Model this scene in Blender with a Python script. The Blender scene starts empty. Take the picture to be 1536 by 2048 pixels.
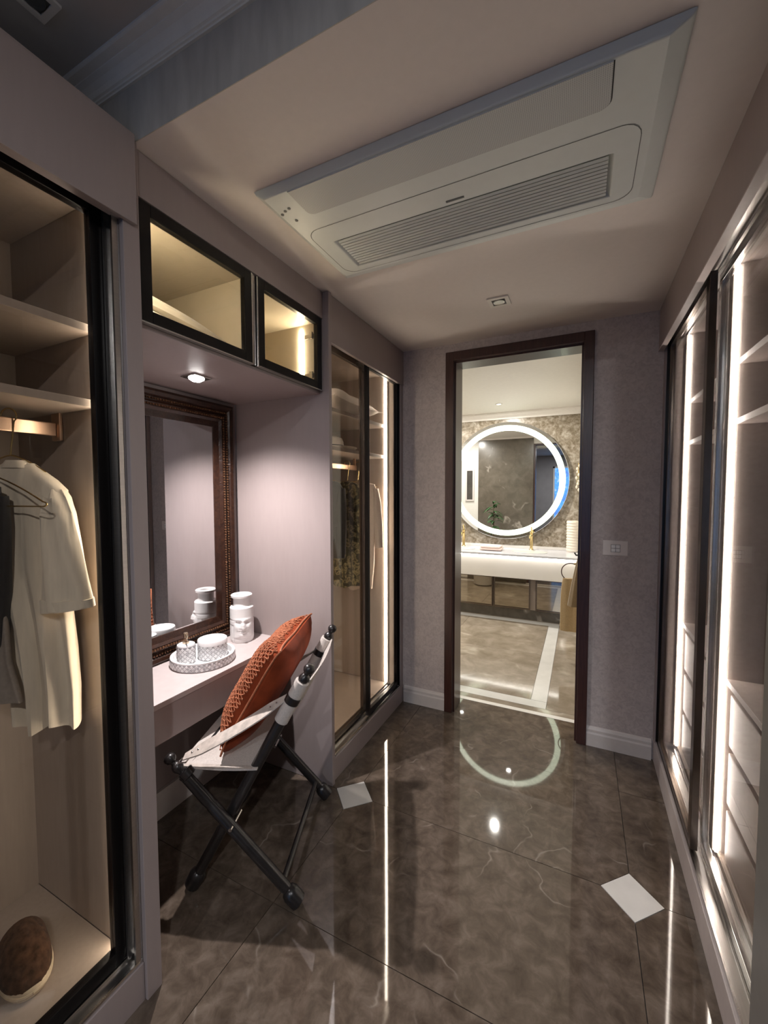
import bpy, bmesh, math, random
from mathutils import Vector, Matrix

random.seed(7)
SC = bpy.context.scene
COL = SC.collection

# ------------------------------------------------------------------ camera
H = 1.52
YAW, PITCH, ROLL = 0.4495, 0.0486, -0.0024
cam_d = bpy.data.cameras.new('camera'); cam = bpy.data.objects.new('camera', cam_d); COL.objects.link(cam)
_cy, _sy, _cp, _sp = math.cos(YAW), math.sin(YAW), math.cos(PITCH), math.sin(PITCH)
_f = Vector((-_sy*_cp, _cy*_cp, -_sp)); _r = Vector((_cy, _sy, 0)); _u = _r.cross(_f)
_r2 = math.cos(ROLL)*_r + math.sin(ROLL)*_u; _u2 = -math.sin(ROLL)*_r + math.cos(ROLL)*_u
_m = Matrix((_r2, _u2, -_f)).transposed().to_4x4(); _m.translation = (0, 0, H)
cam.matrix_world = _m
cam_d.sensor_fit = 'HORIZONTAL'; cam_d.sensor_width = 36; cam_d.lens = 817/1536*36
cam_d.clip_start = 0.02; cam_d.clip_end = 100
SC.camera = cam

# ------------------------------------------------------------------ world, exposure
W = bpy.data.worlds.new('world'); SC.world = W; W.use_nodes = True
W.node_tree.nodes['Background'].inputs[0].default_value = (0.10, 0.12, 0.16, 1)
W.node_tree.nodes['Background'].inputs[1].default_value = 0.3
SC.view_settings.view_transform = 'Standard'; SC.view_settings.look = 'None'
SC.view_settings.gamma = 1.0; SC.view_settings.use_curve_mapping = False
SC.view_settings.exposure = 0.4
SC.cycles.use_denoising = True
SC.cycles.max_bounces = 10; SC.cycles.diffuse_bounces = 5; SC.cycles.glossy_bounces = 6
SC.cycles.transparent_max_bounces = 24; SC.cycles.transmission_bounces = 6
SC.cycles.caustics_reflective = False; SC.cycles.caustics_refractive = False
SC.cycles.sample_clamp_indirect = 6.0

# light strengths, all in one place
P_SPOT = 92.0          # niche downlight
P_LED = 34.0           # wardrobe strips (emission)
P_LEDR = 37.0
P_CAB = 110.0           # overhead cabinet strips
P_BATH = 23.0          # bathroom downlights, each; the two out of view are added fill
P_RING = 1.5
P_COUNTER = 14.0
P_WINDOW = 0.9         # bluish bedroom window
P_BED_FILL = 27.0           # unseen bedroom fill lamps, added to light the corridor

# layout
XL, XR, YB, ZC, Y0, Y1 = -1.14, 0.394, 2.687, 2.502, 0.775, 1.72
XN = -1.755            # back of niche and of the left wardrobes
ZB, YV = 2.53, 5.45    # bathroom ceiling, bathroom far wall

# ------------------------------------------------------------------ materials
MATS = {}
def nm(name):
    m = bpy.data.materials.new(name); m.use_nodes = True
    nt = m.node_tree; b = nt.nodes['Principled BSDF']; MATS[name] = m
    return m, nt, b
def L(nt, a, b): nt.links.new(a, b)
def pos(nt, scale=(1, 1, 1), rand=0.0, local=False):
    if local: o = nt.nodes.new('ShaderNodeTexCoord').outputs['Object']
    else: o = nt.nodes.new('ShaderNodeNewGeometry').outputs['Position']
    if rand:
        oi = nt.nodes.new('ShaderNodeObjectInfo'); mu = nt.nodes.new('ShaderNodeMath'); mu.operation = 'MULTIPLY'
        mu.inputs[1].default_value = rand; L(nt, oi.outputs['Random'], mu.inputs[0])
        ad = nt.nodes.new('ShaderNodeVectorMath'); ad.operation = 'ADD'; L(nt, o, ad.inputs[0]); L(nt, mu.outputs[0], ad.inputs[1]); o = ad.outputs[0]
    mp = nt.nodes.new('ShaderNodeMapping'); mp.inputs['Scale'].default_value = scale; L(nt, o, mp.inputs[0])
    return mp.outputs[0]
def noise(nt, v, scale, detail=3, rough=.5, dist=0):
    n = nt.nodes.new('ShaderNodeTexNoise'); n.inputs['Scale'].default_value = scale; n.inputs['Detail'].default_value = detail
    n.inputs['Roughness'].default_value = rough; n.inputs['Distortion'].default_value = dist; L(nt, v, n.inputs['Vector']); return n.outputs['Fac']
def ramp(nt, f, stops):
    r = nt.nodes.new('ShaderNodeValToRGB'); e = r.color_ramp.elements
    while len(e) < len(stops): e.new(0.5)
    for i, (p, c) in enumerate(stops):
        e[i].position = p; e[i].color = (c[0], c[1], c[2], 1) if hasattr(c, '__len__') else (c, c, c, 1)
    L(nt, f, r.inputs[0]); return r.outputs[0]
def mixc(nt, f, a, b, mode='MIX'):
    m = nt.nodes.new('ShaderNodeMix'); m.data_type = 'RGBA'; m.blend_type = mode
    for sock, v in ((m.inputs[0], f), (m.inputs[6], a), (m.inputs[7], b)):
        if hasattr(v, 'links'): L(nt, v, sock)
        elif hasattr(v, '__len__'): sock.default_value = (*v[:3], 1)
        else: sock.default_value = v
    return m.outputs[2]
def bump(nt, b, h, strength, dist=0.002):
    n = nt.nodes.new('ShaderNodeBump'); n.inputs['Strength'].default_value = strength; n.inputs['Distance'].default_value = dist
    L(nt, h, n.inputs['Height']); L(nt, n.outputs[0], b.inputs['Normal'])

def plain(name, col, rough=.5, metal=0.0, var=.08, scale=30, stretch=(1, 1, 1), bmp=0.0, spec=.5, sheen=0.0, coat=0.0, bscale=None, local=False):
    m, nt, b = nm(name)
    v = pos(nt, stretch, local=local)
    n = noise(nt, v, scale, 4)
    lo = tuple(c*(1-var) for c in col); hi = tuple(min(1, c*(1+var)) for c in col)
    L(nt, ramp(nt, n, [(.3, lo), (.7, hi)]), b.inputs['Base Color'])
    b.inputs['Roughness'].default_value = rough; b.inputs['Metallic'].default_value = metal
    b.inputs['Specular IOR Level'].default_value = spec
    b.inputs['Sheen Weight'].default_value = sheen; b.inputs['Coat Weight'].default_value = coat
    if bmp: bump(nt, b, noise(nt, v, bscale or scale, 3), bmp)
    return m
def emit(name, col, strength):
    m, nt, b = nm(name)
    b.inputs['Base Color'].default_value = (.8, .8, .8, 1)
    b.inputs['Emission Color'].default_value = (*col, 1); b.inputs['Emission Strength'].default_value = strength
    return m

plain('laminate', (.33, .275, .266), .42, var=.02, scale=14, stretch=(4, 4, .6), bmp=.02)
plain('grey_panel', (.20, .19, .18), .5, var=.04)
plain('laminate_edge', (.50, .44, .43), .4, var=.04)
plain('interior', (.34, .275, .225), .5, var=.05, scale=16, stretch=(5, 5, .5), bmp=.02)
plain('cabinet_interior', (.52, .46, .36), .5, var=.04, scale=16)
plain('interior_mauve', (.36, .305, .28), .45, var=.05, scale=16, stretch=(5, 5, .5))
plain('ceiling_paint', (.75, .69, .66), .6, var=.015, scale=40, bmp=.03)
plain('grey_plaster', (.47, .45, .42), .7, var=.12, scale=9, stretch=(3, 3, .7), bmp=.05)
plain('grey_ceiling', (.55, .54, .53), .7, var=.05, scale=6)
plain('moulding', (.86, .84, .80), .5, var=.03)
plain('skirting', (.62, .575, .55), .45, var=.03)
plain('white_paint', (.78, .74, .69), .5, var=.02)
plain('bath_wall_paint', (.72, .70, .66), .6, var=.02)
plain('dark_wood', (.050, .018, .014), .32, var=.25, scale=18, stretch=(6, 6, .5), coat=.08)
plain('black_frame', (.005, .004, .004), .32, var=.1, spec=.3)
plain('bronze_frame', (.16, .125, .10), .22, metal=.9, var=.08)
plain('chrome', (.62, .60, .58), .18, metal=1, var=.03)
plain('steel_track', (.42, .40, .38), .3, metal=1, var=.06, scale=12, stretch=(20, .3, 20))
plain('rose_gold', (.66, .45, .32), .28, metal=1, var=.05)
plain('gold', (.78, .60, .28), .2, metal=1, var=.05)
plain('ac_plastic', (.66, .70, .69), .45, var=.015)
plain('ac_dark', (.10, .11, .11), .5, var=.05)
plain('black_void', (.01, .01, .01), .8, var=.05)
plain('canvas', (.55, .50, .46), .75, var=.1, scale=160, bmp=.25, sheen=.15)
plain('leather_strap', (.50, .44, .39), .6, var=.2, scale=45, bmp=.15)
plain('ebony', (.016, .014, .014), .3, var=.3, scale=25, stretch=(1, 1, 1), bmp=.05, coat=.2)
plain('rust_velvet', (.21, .036, .010), .8, var=.25, scale=14, sheen=.03, bmp=.1, spec=.15)
plain('net_yarn', (.36, .115, .048), .8, var=.2, scale=200, sheen=.05)
plain('ceramic', (.80, .79, .78), .35, var=.015)
plain('tray_white', (.86, .86, .86), .22, var=.02, coat=.3)
plain('tray_base', (.34, .34, .35), .4, var=.1)
plain('pump_brass', (.55, .46, .34), .25, metal=1, var=.05)
plain('shirt_linen', (.70, .62, .49), .85, var=.05, scale=120, stretch=(1, 1, .12), bmp=.2, sheen=.2)
plain('black_cloth', (.014, .013, .014), .8, var=.25, scale=60, bmp=.1, sheen=.1)
plain('grey_cloth', (.30, .26, .22), .85, var=.1, scale=80, bmp=.1)
plain('charcoal_cloth', (.014, .014, .015), .8, var=.2, scale=50, bmp=.1)
plain('beige_cloth', (.52, .42, .34), .8, var=.06, scale=90, bmp=.15, sheen=.2)
plain('bedding', (.66, .60, .52), .8, var=.06, scale=20, bmp=.2, sheen=.2)
plain('quilt', (.80, .75, .66), .8, var=.18, scale=9, stretch=(1, 1, 2), bmp=.3, sheen=.2)
plain('slipper_fur', (.060, .030, .016), .95, var=.5, scale=55, bmp=.8, sheen=.05, spec=.1)
plain('slipper_sole', (.56, .46, .32), .8, var=.12, scale=40)
plain('quartz', (.74, .71, .67), .2, var=.03, scale=3)
plain('counter_stone', (.62, .62, .66), .15, var=.03, scale=3)
plain('towel_tan', (.40, .28, .14), .95, var=.15, scale=180, bmp=.5, sheen=.4)
plain('towel_brown', (.20, .135, .065), .95, var=.15, scale=180, bmp=.5, sheen=.4)
plain('towel_pink', (.74, .58, .52), .9, var=.06, scale=120, bmp=.3)
plain('switch_plate', (.80, .74, .70), .35, var=.02)
plain('key_surround', (.36, .34, .33), .35, var=.02)
plain('switch_key', (.92, .91, .90), .3, var=.02)
plain('stone_white', (.60, .585, .56), .18, var=.05, scale=10)
plain('leaf', (.035, .10, .03), .45, var=.4, scale=12)
plain('bark', (.09, .06, .035), .8, var=.3)
plain('pot', (.45, .42, .38), .5, var=.05)
plain('soil', (.03, .02, .015), .9, var=.4)
plain('art_dark', (.045, .04, .035), .4, var=.6, scale=5)
plain('bed_linen', (.30, .29, .30), .85, var=.1, scale=6)
plain('bed_wall', (.34, .32, .31), .7, var=.06, scale=5)
plain('crystal', (.80, .72, .60), .12, var=.05, spec=.9)
plain('jar_ribbed', (.80, .72, .62), .4, var=.03)

emit('led_warm', (1.0, .90, .76), P_LED)
emit('led_near', (1.0, .88, .72), P_LED*.55)
emit('led_right', (1.0, .93, .86), P_LEDR)
emit('led_cabinet', (1.0, .86, .60), P_CAB)
emit('led_ring', (.78, 1.0, .66), P_RING)
emit('led_counter', (1.0, .96, .86), P_COUNTER)
emit('lamp_lens', (1.0, .95, .92), 30.0)
emit('lamp_lens_bath', (1.0, .97, .9), 9.0)
emit('fill_lens_bed', (.85, .92, 1.0), 6.0)

def mk_wallpaper():
    m, nt, b = nm('wallpaper'); v = pos(nt, (1, 1, 1))
    a = noise(nt, v, 42, 2, .5, 1.2); c = noise(nt, v, 9, 3, .6, .4)
    col = ramp(nt, a, [(.36, (.43, .378, .368)), (.5, (.52, .46, .445)), (.66, (.58, .52, .50))])
    col = mixc(nt, .35, col, ramp(nt, c, [(.3, (.41, .365, .36)), (.7, (.60, .535, .51))]))
    L(nt, col, b.inputs['Base Color']); b.inputs['Roughness'].default_value = .55; bump(nt, b, a, .25, .002)
mk_wallpaper()

def mk_marble(name, lo, mid, hi, vein, scale, rough, vein_amt=.8, vein_w=.03, rand=0.0, wave=0.0, mott=3.0, spec=.5, coat=0.0):
    m, nt, b = nm(name); v = pos(nt, (1, 1, 1), rand)
    n1 = noise(nt, v, mott*scale, 7, .62, .5)
    base = ramp(nt, n1, [(.28, lo), (.5, mid), (.74, hi)])
    n2 = noise(nt, v, .75*scale, 4, .5, .25)
    s = nt.nodes.new('ShaderNodeMath'); s.operation = 'SUBTRACT'; s.inputs[1].default_value = .5; L(nt, n2, s.inputs[0])
    ab = nt.nodes.new('ShaderNodeMath'); ab.operation = 'ABSOLUTE'; L(nt, s.outputs[0], ab.inputs[0])
    vm = ramp(nt, ab.outputs[0], [(0.0, 1.0), (vein_w*.35, .45), (vein_w, 0.0)])
    n3 = noise(nt, v, 2.3*scale, 2); mask = ramp(nt, n3, [(.50, 0.0), (.62, 1.0)])
    f = nt.nodes.new('ShaderNodeMath'); f.operation = 'MULTIPLY'; L(nt, vm, f.inputs[0]); L(nt, mask, f.inputs[1])
    f2 = nt.nodes.new('ShaderNodeMath'); f2.operation = 'MULTIPLY'; L(nt, f.outputs[0], f2.inputs[0]); f2.inputs[1].default_value = vein_amt
    L(nt, mixc(nt, f2.outputs[0], base, vein), b.inputs['Base Color'])
    b.inputs['Roughness'].default_value = rough; b.inputs['Specular IOR Level'].default_value = spec; b.inputs['Coat Weight'].default_value = coat
    if wave: bump(nt, b, noise(nt, v, 5.0, 1), wave, .002)
mk_marble('floor_marble', (.060, .044, .032), (.104, .079, .060), (.170, .134, .106), (.40, .35, .30), 2.3, .035, .42, .007, rand=5, wave=.04, mott=7, spec=.75)
mk_marble('bath_floor_marble', (.20, .165, .12), (.27, .225, .175), (.36, .31, .25), (.55, .50, .42), 1.6, .08, .6, .04, rand=9, mott=4)
mk_marble('bath_wall_marble', (.10, .072, .036), (.27, .225, .165), (.50, .45, .39), (.62, .57, .50), 4.0, .30, .6, .05, mott=6)
mk_marble('bath_panel_marble', (.085, .072, .056), (.115, .098, .077), (.15, .13, .105), (.42, .38, .33), 1.6, .22, .9, .016, mott=4)

def mk_glass(name, tint, refl):
    m = bpy.data.materials.new(name); m.use_nodes = True; MATS[name] = m; nt = m.node_tree; nt.nodes.clear()
    o = nt.nodes.new('ShaderNodeOutputMaterial'); t = nt.nodes.new('ShaderNodeBsdfTransparent'); g = nt.nodes.new('ShaderNodeBsdfGlossy')
    t.inputs[0].default_value = (*tint, 1); g.inputs['Roughness'].default_value = .0; g.inputs[0].default_value = (refl, refl, refl, 1)
    fr = nt.nodes.new('ShaderNodeFresnel'); ge = nt.nodes.new('ShaderNodeNewGeometry'); mr = nt.nodes.new('ShaderNodeMapRange'); mr.inputs['To Min'].default_value = 1.45; mr.inputs['To Max'].default_value = 1/1.45
    L(nt, ge.outputs['Backfacing'], mr.inputs[0]); L(nt, mr.outputs[0], fr.inputs[0])   # both faces of the pane reflect alike
    mx = nt.nodes.new('ShaderNodeMixShader'); L(nt, fr.outputs[0], mx.inputs[0]); L(nt, t.outputs[0], mx.inputs[1]); L(nt, g.outputs[0], mx.inputs[2]); L(nt, mx.outputs[0], o.inputs[0])
mk_glass('glass', (.95, .93, .91), .8)
mk_glass('glass_bronze', (.92, .88, .84), .6)
m, nt, b = nm('mirror'); b.inputs['Base Color'].default_value = (.86, .87, .88, 1); b.inputs['Metallic'].default_value = 1; b.inputs['Roughness'].default_value = .0
m, nt, b = nm('dark_glass'); b.inputs['Base Color'].default_value = (.42, .37, .30, 1); b.inputs['Metallic'].default_value = 1; b.inputs['Roughness'].default_value = .03
def mk_floral():
    m, nt, b = nm('floral_cloth'); v = pos(nt)
    a = noise(nt, v, 26, 2, .5, .6)
    L(nt, ramp(nt, a, [(.40, (.045, .040, .022)), (.50, (.10, .09, .05)), (.56, (.34, .28, .15)), (.64, (.12, .10, .05))]), b.inputs['Base Color'])
    b.inputs['Roughness'].default_value = .85
mk_floral()
def mk_shell():
    m, nt, b = nm('shell'); v = pos(nt, (1, 1, 1), 20); n = noise(nt, v, 38, 3, .6, 1.0)
    L(nt, ramp(nt, n, [(.32, (.45, .45, .47)), (.46, (.80, .81, .82)), (.62, (.90, .90, .90)), (.76, (.66, .66, .68))]), b.inputs['Base Color'])
    b.inputs['Roughness'].default_value = .25
mk_shell()
def mk_carved():
    m, nt, b = nm('carved_wood'); v = pos(nt); n = noise(nt, v, 60, 4, .6, .8)
    L(nt, ramp(nt, n, [(.3, (.012, .0045, .003)), (.6, (.034, .013, .007)), (.85, (.07, .03, .015))]), b.inputs['Base Color'])
    b.inputs['Roughness'].default_value = .3; bump(nt, b, n, .6, .003)
mk_carved()
def mk_grille():
    m, nt, b = nm('perforated'); v = pos(nt, (1, 1, 1))
    vo = nt.nodes.new('ShaderNodeTexVoronoi'); vo.inputs['Scale'].default_value = 220; vo.inputs['Randomness'].default_value = 0; L(nt, v, vo.inputs['Vector'])
    L(nt, ramp(nt, vo.outputs['Distance'], [(.28, (.20, .22, .23)), (.40, (.54, .56, .56))]), b.inputs['Base Color']); b.inputs['Roughness'].default_value = .5
mk_grille()
def mk_blue():
    m, nt, b = nm('blue_window'); v = pos(nt, (1, 1, 1)); n = noise(nt, v, 6, 4, .6, .6)
    L(nt, ramp(nt, n, [(.35, (.10, .22, .70)), (.55, (.10, .45, .95)), (.7, (.60, .70, .95))]), b.inputs['Emission Color'])
    b.inputs['Emission Strength'].default_value = P_WINDOW; b.inputs['Base Color'].default_value = (.05, .1, .3, 1)
mk_blue()

# ------------------------------------------------------------------ geometry helpers
class G:
    def __init__(s): s.v = []; s.f = []
    def add(s, vs, fs):
        k = len(s.v); s.v += [Vector(p) for p in vs]; s.f += [[i+k for i in q] for q in fs]; return s
    def box(s, x0, x1, y0, y1, z0, z1):
        return s.add([(x0,y0,z0),(x1,y0,z0),(x1,y1,z0),(x0,y1,z0),(x0,y0,z1),(x1,y0,z1),(x1,y1,z1),(x0,y1,z1)],
                     [(0,3,2,1),(4,5,6,7),(0,1,5,4),(1,2,6,5),(2,3,7,6),(3,0,4,7)])
    def prism(s, poly, z0, z1):
        n = len(poly)
        return s.add([(x,y,z0) for x,y in poly]+[(x,y,z1) for x,y in poly],
                     [list(range(n))[::-1], list(range(n,2*n))]+[(i,(i+1)%n,n+(i+1)%n,n+i) for i in range(n)])
    def loft(s, rings, caps=True, closed=True):
        n = len(rings[0]); vs = [p for r in rings for p in r]; fs = []
        for a in range(len(rings)-1):
            for i in range(n if closed else n-1):
                j = (i+1) % n; fs.append((a*n+i, a*n+j, (a+1)*n+j, (a+1)*n+i))
        if caps and closed: fs += [list(range(n))[::-1], [(len(rings)-1)*n+i for i in range(n)]]
        return s.add(vs, fs)
    def tube(s, pts, r, n=8, caps=True):
        pts = [Vector(p) for p in pts]; rr = r if hasattr(r, '__len__') else [r]*len(pts); rings = []; up = None
        for i, p in enumerate(pts):
            t = (pts[min(i+1, len(pts)-1)]-pts[max(i-1, 0)]).normalized()
            if up is None: up = t.cross(Vector((0,0,1)) if abs(t.z) < .9 else Vector((1,0,0))).normalized()
            else: up = (up - t*up.dot(t)).normalized()
            w = t.cross(up)
            rings.append([p+rr[i]*(math.cos(2*math.pi*k/n)*up+math.sin(2*math.pi*k/n)*w) for k in range(n)])
        return s.loft(rings, caps)
    def lathe(s, prof, c=(0,0,0), n=24, axis=None, sx=1, sy=1, caps=True):
        M3 = Vector((0,0,1)).rotation_difference(Vector(axis).normalized()).to_matrix() if axis is not None else Matrix.Identity(3)
        c = Vector(c)
        rings = [[c+M3@Vector((sx*r*math.cos(2*math.pi*k/n), sy*r*math.sin(2*math.pi*k/n), z)) for k in range(n)] for r, z in prof]
        return s.loft(rings, caps)
    def grid(s, fn, nu, nv):
        vs = [fn(i/nu, j/nv) for j in range(nv+1) for i in range(nu+1)]
        return s.add(vs, [(j*(nu+1)+i, j*(nu+1)+i+1, (j+1)*(nu+1)+i+1, (j+1)*(nu+1)+i) for j in range(nv) for i in range(nu)])
    def ball(s, c, r, n=8, m=5):
        return s.lathe([(r*math.sin(math.pi*max(.02, min(.98, k/m))), -r*math.cos(math.pi*max(.02, min(.98, k/m)))) for k in range(m+1)], c, n)
    def xf(s, M):
        s.v = [M@p for p in s.v]; return s

def thing(name, label, cat, loc=(0,0,0), rz=0, group=None, kind=None):
    o = bpy.data.objects.new(name, None); COL.objects.link(o); o.location = loc; o.rotation_euler = (0,0,rz)
    o.empty_display_size = .1
    if label: o['label'] = label
    if cat: o['category'] = cat
    if group: o['group'] = group
    if kind: o['kind'] = kind
    return o
def root_of(o):
    while o.parent: o = o.parent
    return o
def obj(name, g, mat, parent=None, local=False, bevel=0.0, smooth=False, seg=2, kind=None, label=None, loc=None):
    if parent is not None: org = Vector((0,0,0)) if local else Vector(root_of(parent).location)
    elif loc is not None: org = Vector(loc)
    else:
        xs = [p.x for p in g.v]; ys = [p.y for p in g.v]; zs = [p.z for p in g.v]
        org = Vector(((min(xs)+max(xs))/2, (min(ys)+max(ys))/2, min(zs)))
    me = bpy.data.meshes.new(name); me.from_pydata([p-org for p in g.v], [], g.f)
    bm = bmesh.new(); bm.from_mesh(me); bmesh.ops.recalc_face_normals(bm, faces=bm.faces)
    if bevel:
        ed = [e for e in bm.edges if len(e.link_faces) == 2 and e.calc_face_angle(0) > .6]
        bmesh.ops.bevel(bm, geom=ed, offset=bevel, segments=seg, profile=.5, affect='EDGES', clamp_overlap=True)
    bm.to_mesh(me); bm.free()
    if smooth:
        for p in me.polygons: p.use_smooth = True
        me.set_sharp_from_angle(angle=math.radians(38))
    me.materials.append(MATS[mat])
    o = bpy.data.objects.new(name, me); COL.objects.link(o)
    if parent is not None: o.parent = parent
    else: o.location = org
    if kind: o['kind'] = kind
    if label: o['label'] = label
    return o
def tag(o, label, cat, group=None):
    o['label'] = label; o['category'] = cat
    if group: o['group'] = group
    return o
def struct(name, g, mat, parent=None, bevel=0.0, loc=None, smooth=False, label=None):
    o = obj(name, g, mat, parent, bevel=bevel, loc=loc, smooth=smooth)
    if parent is None: o['kind'] = 'structure'
    if label: o['label'] = label
    return o
def box(*a): return G().box(*a)
def lamp(name, typ, loc, energy, color, parent, size=.05, **kw):
    d = bpy.data.lights.new(name, typ); d.energy = energy; d.color = color
    if typ == 'AREA': d.size = size; d.shape = kw.get('shape', 'DISK')
    else: d.shadow_soft_size = size
    if typ == 'SPOT': d.spot_size = kw.get('spot', 1.6); d.spot_blend = kw.get('blend', .6)
    o = bpy.data.objects.new(name, d); COL.objects.link(o); o.location = Vector(loc)-Vector(root_of(parent).location); o.parent = parent
    return o

# ================================================================== THE SETTING
# ---- floor: slab with polished tiles 1.2 x 0.6 laid on it, white diamond insets where four corners meet
GAP = .0012
floor = struct('floor', box(-2.6, 2.6, -3.9, 2.9, -.06, -.010), 'tray_base', loc=(0,0,0))
tile_mesh = {}
def tile(x0, x1, y0, y1, cuts, mat, parent, name='tile'):
    # cuts: which of the corners (0: x0y0, 1: x1y0, 2: x1y1, 3: x0y1) lose a triangle to a diamond inset
    c = .1035
    key = (round(x1-x0,4), round(y1-y0,4), tuple(cuts), mat)
    if key not in tile_mesh:
        w, h = x1-x0-2*GAP, y1-y0-2*GAP; P = []
        for k, (px, py, ax, ay, bx_, by_) in enumerate(((0,0,0,c,c,0),(w,0,w-c,0,w,c),(w,h,w,h-c,w-c,h),(0,h,c,h,0,h-c))):
            P += [(ax,ay),(bx_,by_)] if k in cuts else [(px,py)]
        g = G().prism(P, -.010, 0.0)
        o = obj(name, g, mat, parent, local=True); tile_mesh[key] = o.data; o.location = (x0+GAP, y0+GAP, 0)
    else:
        o = bpy.data.objects.new(name, tile_mesh[key]); COL.objects.link(o); o.parent = parent; o.location = (x0+GAP, y0+GAP, 0)
    o.rotation_euler = (random.uniform(-.0012, .0012), random.uniform(-.0007, .0007), 0)   # tiles never lie perfectly level
    return o
xs = [-2.2, -1.0, 0.2, 1.4, 2.6]; ys = [-.68, -.08, .52, 1.12, 1.72, 2.32, 2.9]
diam = {(-1.0, 1.72), (0.2, 1.72), (-1.0, .52), (0.2, .52), (-1.0, -.68), (.2, -.68)}
for i in range(4):
    for j in range(6):
        cs = [k for k, q in enumerate(((xs[i],ys[j]),(xs[i+1],ys[j]),(xs[i+1],ys[j+1]),(xs[i],ys[j+1]))) if q in diam]
        tile(xs[i], xs[i+1], ys[j], ys[j+1], cs, 'floor_marble', floor)
for i in range(4):
    for j in range(5):
        tile(xs[i], xs[i+1], -3.68+.6*j, -3.08+.6*j, [2] if (xs[i+1], round(-3.08+.6*j, 2)) in diam else ([3] if (xs[i], round(-3.08+.6*j, 2)) in diam else []), 'floor_marble', floor)
dm = G().prism([(-.1025,0),(0,-.1025),(.1025,0),(0,.1025)], -.010, .0006)
d0 = None
for (x, y) in sorted(diam):
    if d0 is None: d0 = obj('inset_tile', dm, 'stone_white', floor, local=True); d0.location = (x, y, 0)
    else:
        o = bpy.data.objects.new('inset_tile', d0.data); COL.objects.link(o); o.parent = floor; o.location = (x, y, 0)
# threshold strip and bathroom floor
struct('trim_1', box(-.80, .03, 2.895, 2.935, -.02, .002), 'quartz')
bfloor = struct('floor_bathroom', box(-3.2, .1, 2.935, YV, -.06, -.010), 'tray_base', loc=(0,0,0))
def strip(n, x0, x1, y0, y1, mat, zz=0.0): obj(n, box(x0+GAP, x1-GAP, y0+GAP, y1-GAP, -.010, zz), mat, bfloor)
SX0, SX1 = -.305, -.195
strip('border_strip', -2.9, SX1, 3.0, 3.1, 'stone_white'); strip('border_strip', SX0, SX1, 3.1, 4.92, 'stone_white'); strip('border_strip', -2.9, SX1, 4.92, 5.03, 'stone_white')
strip('tile', -3.2, .1, 2.935, 3.0, 'bath_floor_marble'); strip('tile', SX1, .1, 3.0, 4.2, 'bath_floor_marble'); strip('tile', SX1, .1, 4.2, YV, 'bath_floor_marble')
for k in range(3):
    x1 = SX0 - k*.9; x0 = x1-.9
    strip('tile', x0, x1, 3.1, 4.0, 'bath_floor_marble'); strip('tile', x0, x1, 4.0, 4.92, 'bath_floor_marble')
strip('tile', -3.2, SX1, 5.03, YV, 'bath_floor_marble')

# ---- corridor ceiling, drop beam, bedroom shell
ZH = 2.715   # raised bedroom ceiling
struct('ceiling', box(-2.6, 2.6, Y0, 2.9, ZC, ZC+.12), 'ceiling_paint')
struct('wall_drop', box(-2.6, 2.6, Y0-.002, Y0, ZC, ZH), 'grey_plaster')
struct('ceiling_bedroom', box(-2.6, 2.6, -3.9, Y0, ZH, ZH+.06), 'grey_ceiling')
def crown(n, z0, prof, mat, ybase=Y0):
    pr = [(ybase-d, z0+h) for d, h in prof]
    g = G().loft([[(-2.6, y, z) for y, z in pr], [(2.6, y, z) for y, z in pr]])
    struct(n, g, mat)
crown('trim_2', 2.655, [(.002,0),(.008,0),(.008,.005),(.012,.006),(.012,.011),(.017,.013),(.022,.024),(.031,.036),(.042,.043),(.042,.046),(.060,.050),(.064,.054),(.064,.060),(.002,.060)], 'moulding')
struct('wall_bedroom_left', box(-2.62, -2.6, -3.9, Y0, -.01, ZH), 'bed_wall')
struct('wall_bedroom_right', box(2.6, 2.62, -3.9, Y0, -.01, ZH), 'bed_wall')
struct('wall_bedroom_front', box(XR+.07, 2.6, Y0, Y0+.02, 0, ZC), 'bed_wall')
gb = G(); WX0, WX1, WZ0, WZ1 = -.85, .35, .25, 2.35
gb.box(-2.6, WX0, -3.92, -3.9, -.01, ZH); gb.box(WX1, 2.6, -3.92, -3.9, -.01, ZH); gb.box(WX0, WX1, -3.92, -3.9, -.01, WZ0); gb.box(WX0, WX1, -3.92, -3.9, WZ1, ZH)
struct('wall_bedroom_back', gb, 'bed_wall')
w1 = thing('window_1', 'tall bedroom window glowing blue', None, ((WX0+WX1)/2, -3.91, WZ0), kind='structure')
fw_ = G(); fw_.box(WX0, WX0+.05, -3.93, -3.87, WZ0, WZ1).box(WX1-.05, WX1, -3.93, -3.87, WZ0, WZ1).box(WX0, WX1, -3.93, -3.87, WZ0, WZ0+.05).box(WX0, WX1, -3.93, -3.87, WZ1-.05, WZ1).box(-.27, -.22, -3.93, -3.87, WZ0, WZ1)
obj('window_frame', fw_, 'white_paint', w1); obj('pane', box(WX0+.05, -.27, -3.915, -3.905, WZ0+.05, WZ1-.05), 'blue_window', w1); obj('pane', box(-.22, WX1-.05, -3.915, -3.905, WZ0+.05, WZ1-.05), 'blue_window', w1)

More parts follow.
